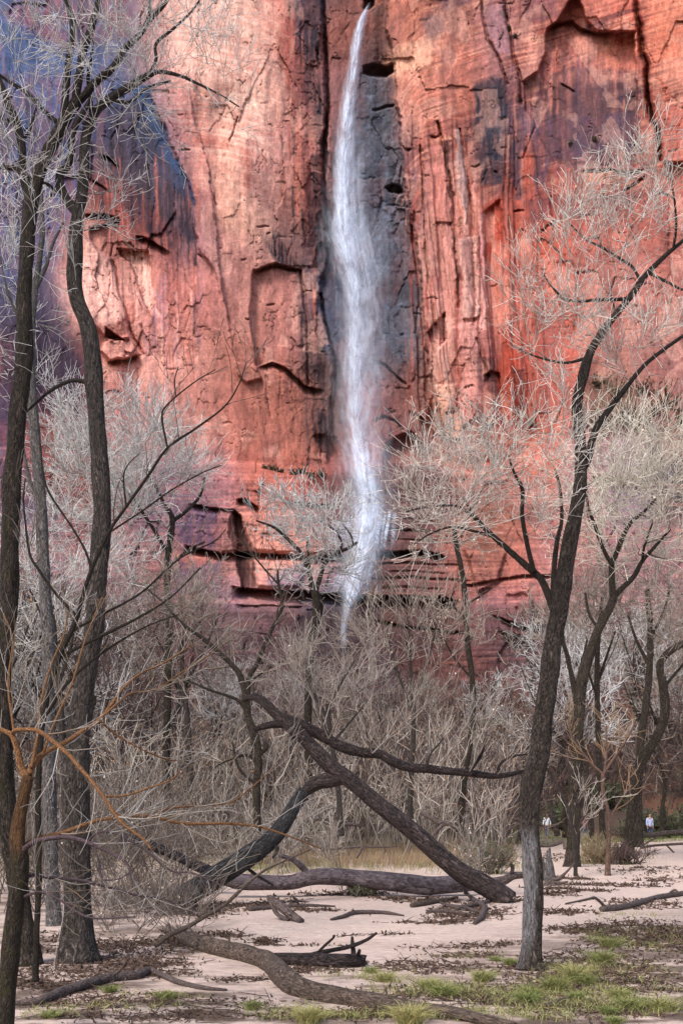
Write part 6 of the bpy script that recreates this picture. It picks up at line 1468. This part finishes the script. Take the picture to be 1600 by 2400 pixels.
g_ = np.random.default_rng(1431); xy = scatter(7000, (1180, 1700), (56, 75), 1431); xy = xy[hill(xy[:, 0], xy[:, 1]) > -5]
xy = xy[fbm(xy[:, 0] / 4, xy[:, 1] / 3, 2, 9) > .0]
V, Q, r_ = blades(np.column_stack([xy, hill(xy[:, 0], xy[:, 1])]), .35, .014, g_, .4, .5)
tag(mesh('grass', V, [Q], leaf_mat('far_grass', (.10, .14, .04), (.22, .22, .09)), None, {'rnd': r_}), 'strip of green grass at the far edge of the sand', None, None, 'stuff')
# ------------------------------------------------------------------ three walkers far off
SKIN = leaf_mat('skin', (.42, .24, .17), (.42, .24, .17))
def cloth(name, c):
    n = N(name); tc = n('ShaderNodeTexCoord').outputs['Object']
    n.bsdf(n.mix(n.noise(tc, 40, 2), tuple(x * .85 for x in c), c), .85); return n.m
def skin_obj(name, nodes, edges, mat, parent):
    """joints and radii -> one smooth continuous body"""
    me = bpy.data.meshes.new(name); me.from_pydata([q[:3] for q in nodes], edges, []); me.materials.append(mat)
    o = bpy.data.objects.new(name, me); C.objects.link(o); o.parent = parent
    m = o.modifiers.new('skin', 'SKIN'); m.use_smooth_shade = True
    sv = me.skin_vertices[0].data if me.skin_vertices else None
    if sv is None:
        bm = __import__('bmesh').new(); bm.from_mesh(me); bm.verts.layers.skin.verify(); bm.to_mesh(me); bm.free(); sv = me.skin_vertices[0].data
    for k, q in enumerate(nodes):
        sv[k].radius = (q[3], q[4] if len(q) > 4 else q[3])
    sv[0].use_root = True
    s_ = o.modifiers.new('round', 'SUBSURF'); s_.levels = 2; s_.render_levels = 2
    return o
def person(px, Y, hgt, rot, label, top, legs, hair, stride=.16, pack=None):
    x = (px - 800) / F * Y; b = (x, Y, float(hill(x, Y)))
    r = empty('person', b); r.rotation_euler = (0, 0, rot); k = hgt / 1.72; r.scale = (k, k, k); tag(r, label, 'person')
    body = [(0, 0, .93, .13, .10), (0, 0, 1.15, .125, .09), (0, 0, 1.38, .15, .09), (0, -.01, 1.50, .052), (0, -.02, 1.58, .078, .09), (0, -.02, 1.66, .074, .088), (0, -.015, 1.71, .04)]
    ed = [(0, 1), (1, 2), (2, 3), (3, 4), (4, 5), (5, 6)]
    def add(base, chain):
        p = base
        for c in chain: body.append(c); ed.append((p, len(body) - 1)); p = len(body) - 1
        return p
    for s_ in (-1, 1):
        add(0, [(.09 * s_, 0, .84, .085), (.10 * s_, -.02 - stride * .4 * s_, .48, .058), (.10 * s_, .02 - stride * s_, .10, .042), (.11 * s_, -.10 - stride * s_, .05, .036)])
        h_ = add(2, [(.19 * s_, 0, 1.40, .052), (.24 * s_, .03 * s_, 1.13, .042), (.24 * s_, -.06 + .05 * s_, .89, .030), (.24 * s_, -.08 + .05 * s_, .82, .034, .020)])
        for f in range(4):
            add(h_, [(.24 * s_, -.11 + .02 * f + .05 * s_, .76 - .004 * abs(f - 1.5), .009), (.235 * s_, -.105 + .02 * f + .05 * s_, .72, .008)])
        add(h_ - 0, [(.225 * s_, -.115 + .05 * s_, .80, .010), (.215 * s_, -.125 + .05 * s_, .765, .009)])
    bo = skin_obj('body', body, ed, SKIN, r)
    wood('nose', [(np.array([[0, -.105, 1.60], [0, -.128, 1.585]]) , np.array([.012, .014]))], SKIN, None, sides=8, rough=0)
    nb = bpy.data.objects['nose'] if 'nose' in bpy.data.objects else None
    if nb: nb.name = 'face_nose'; nb.parent = r
    T = [(0, 0, .86, .155, .125), (0, 0, 1.15, .142, .106), (0, 0, 1.38, .165, .104), (0, -.005, 1.46, .085)]
    te = [(0, 1), (1, 2), (2, 3)]
    for s_ in (-1, 1):
        j = len(T); T += [(.19 * s_, 0, 1.40, .066), (.245 * s_, .03 * s_, 1.13, .054), (.243 * s_, -.05 + .05 * s_, .93, .042)]; te += [(2, j), (j, j + 1), (j + 1, j + 2)]
    skin_obj('jacket', T, te, top, r)
    L = [(0, 0, .96, .146, .114)]; le = []
    for s_ in (-1, 1):
        j = len(L); L += [(.09 * s_, 0, .84, .10), (.10 * s_, -.02 - stride * .4 * s_, .48, .072), (.10 * s_, .02 - stride * s_, .12, .056)]; le += [(0, j), (j, j + 1), (j + 1, j + 2)]
    skin_obj('trousers', L, le, legs, r)
    skin_obj('hair', [(0, .015, 1.60, .080, .075), (0, 0, 1.68, .085, .095), (0, .005, 1.73, .05)], [(0, 1), (1, 2)], hair, r)
    return r
WHITE = cloth('white_cloth', (.72, .74, .78)); PBLUE = cloth('pale_blue_cloth', (.50, .56, .78)); NAVY = cloth('navy_cloth', (.05, .055, .12)); GREYC = cloth('grey_cloth', (.16, .17, .21)); RED = cloth('faded_red_cloth', (.36, .16, .17)); DHAIR = cloth('dark_hair', (.02, .017, .025))
person(1521, 63, 1.68, .3, 'hiker in a pale blue jacket and dark trousers, dark haired', PBLUE, NAVY, DHAIR)
person(1281, 66, 1.66, -.6, 'hiker in a white top beyond the leaning tree', WHITE, GREYC, DHAIR)
person(1369, 66, 1.72, .9, 'hiker in a faded red top and grey trousers between tree trunks', RED, GREYC, DHAIR)
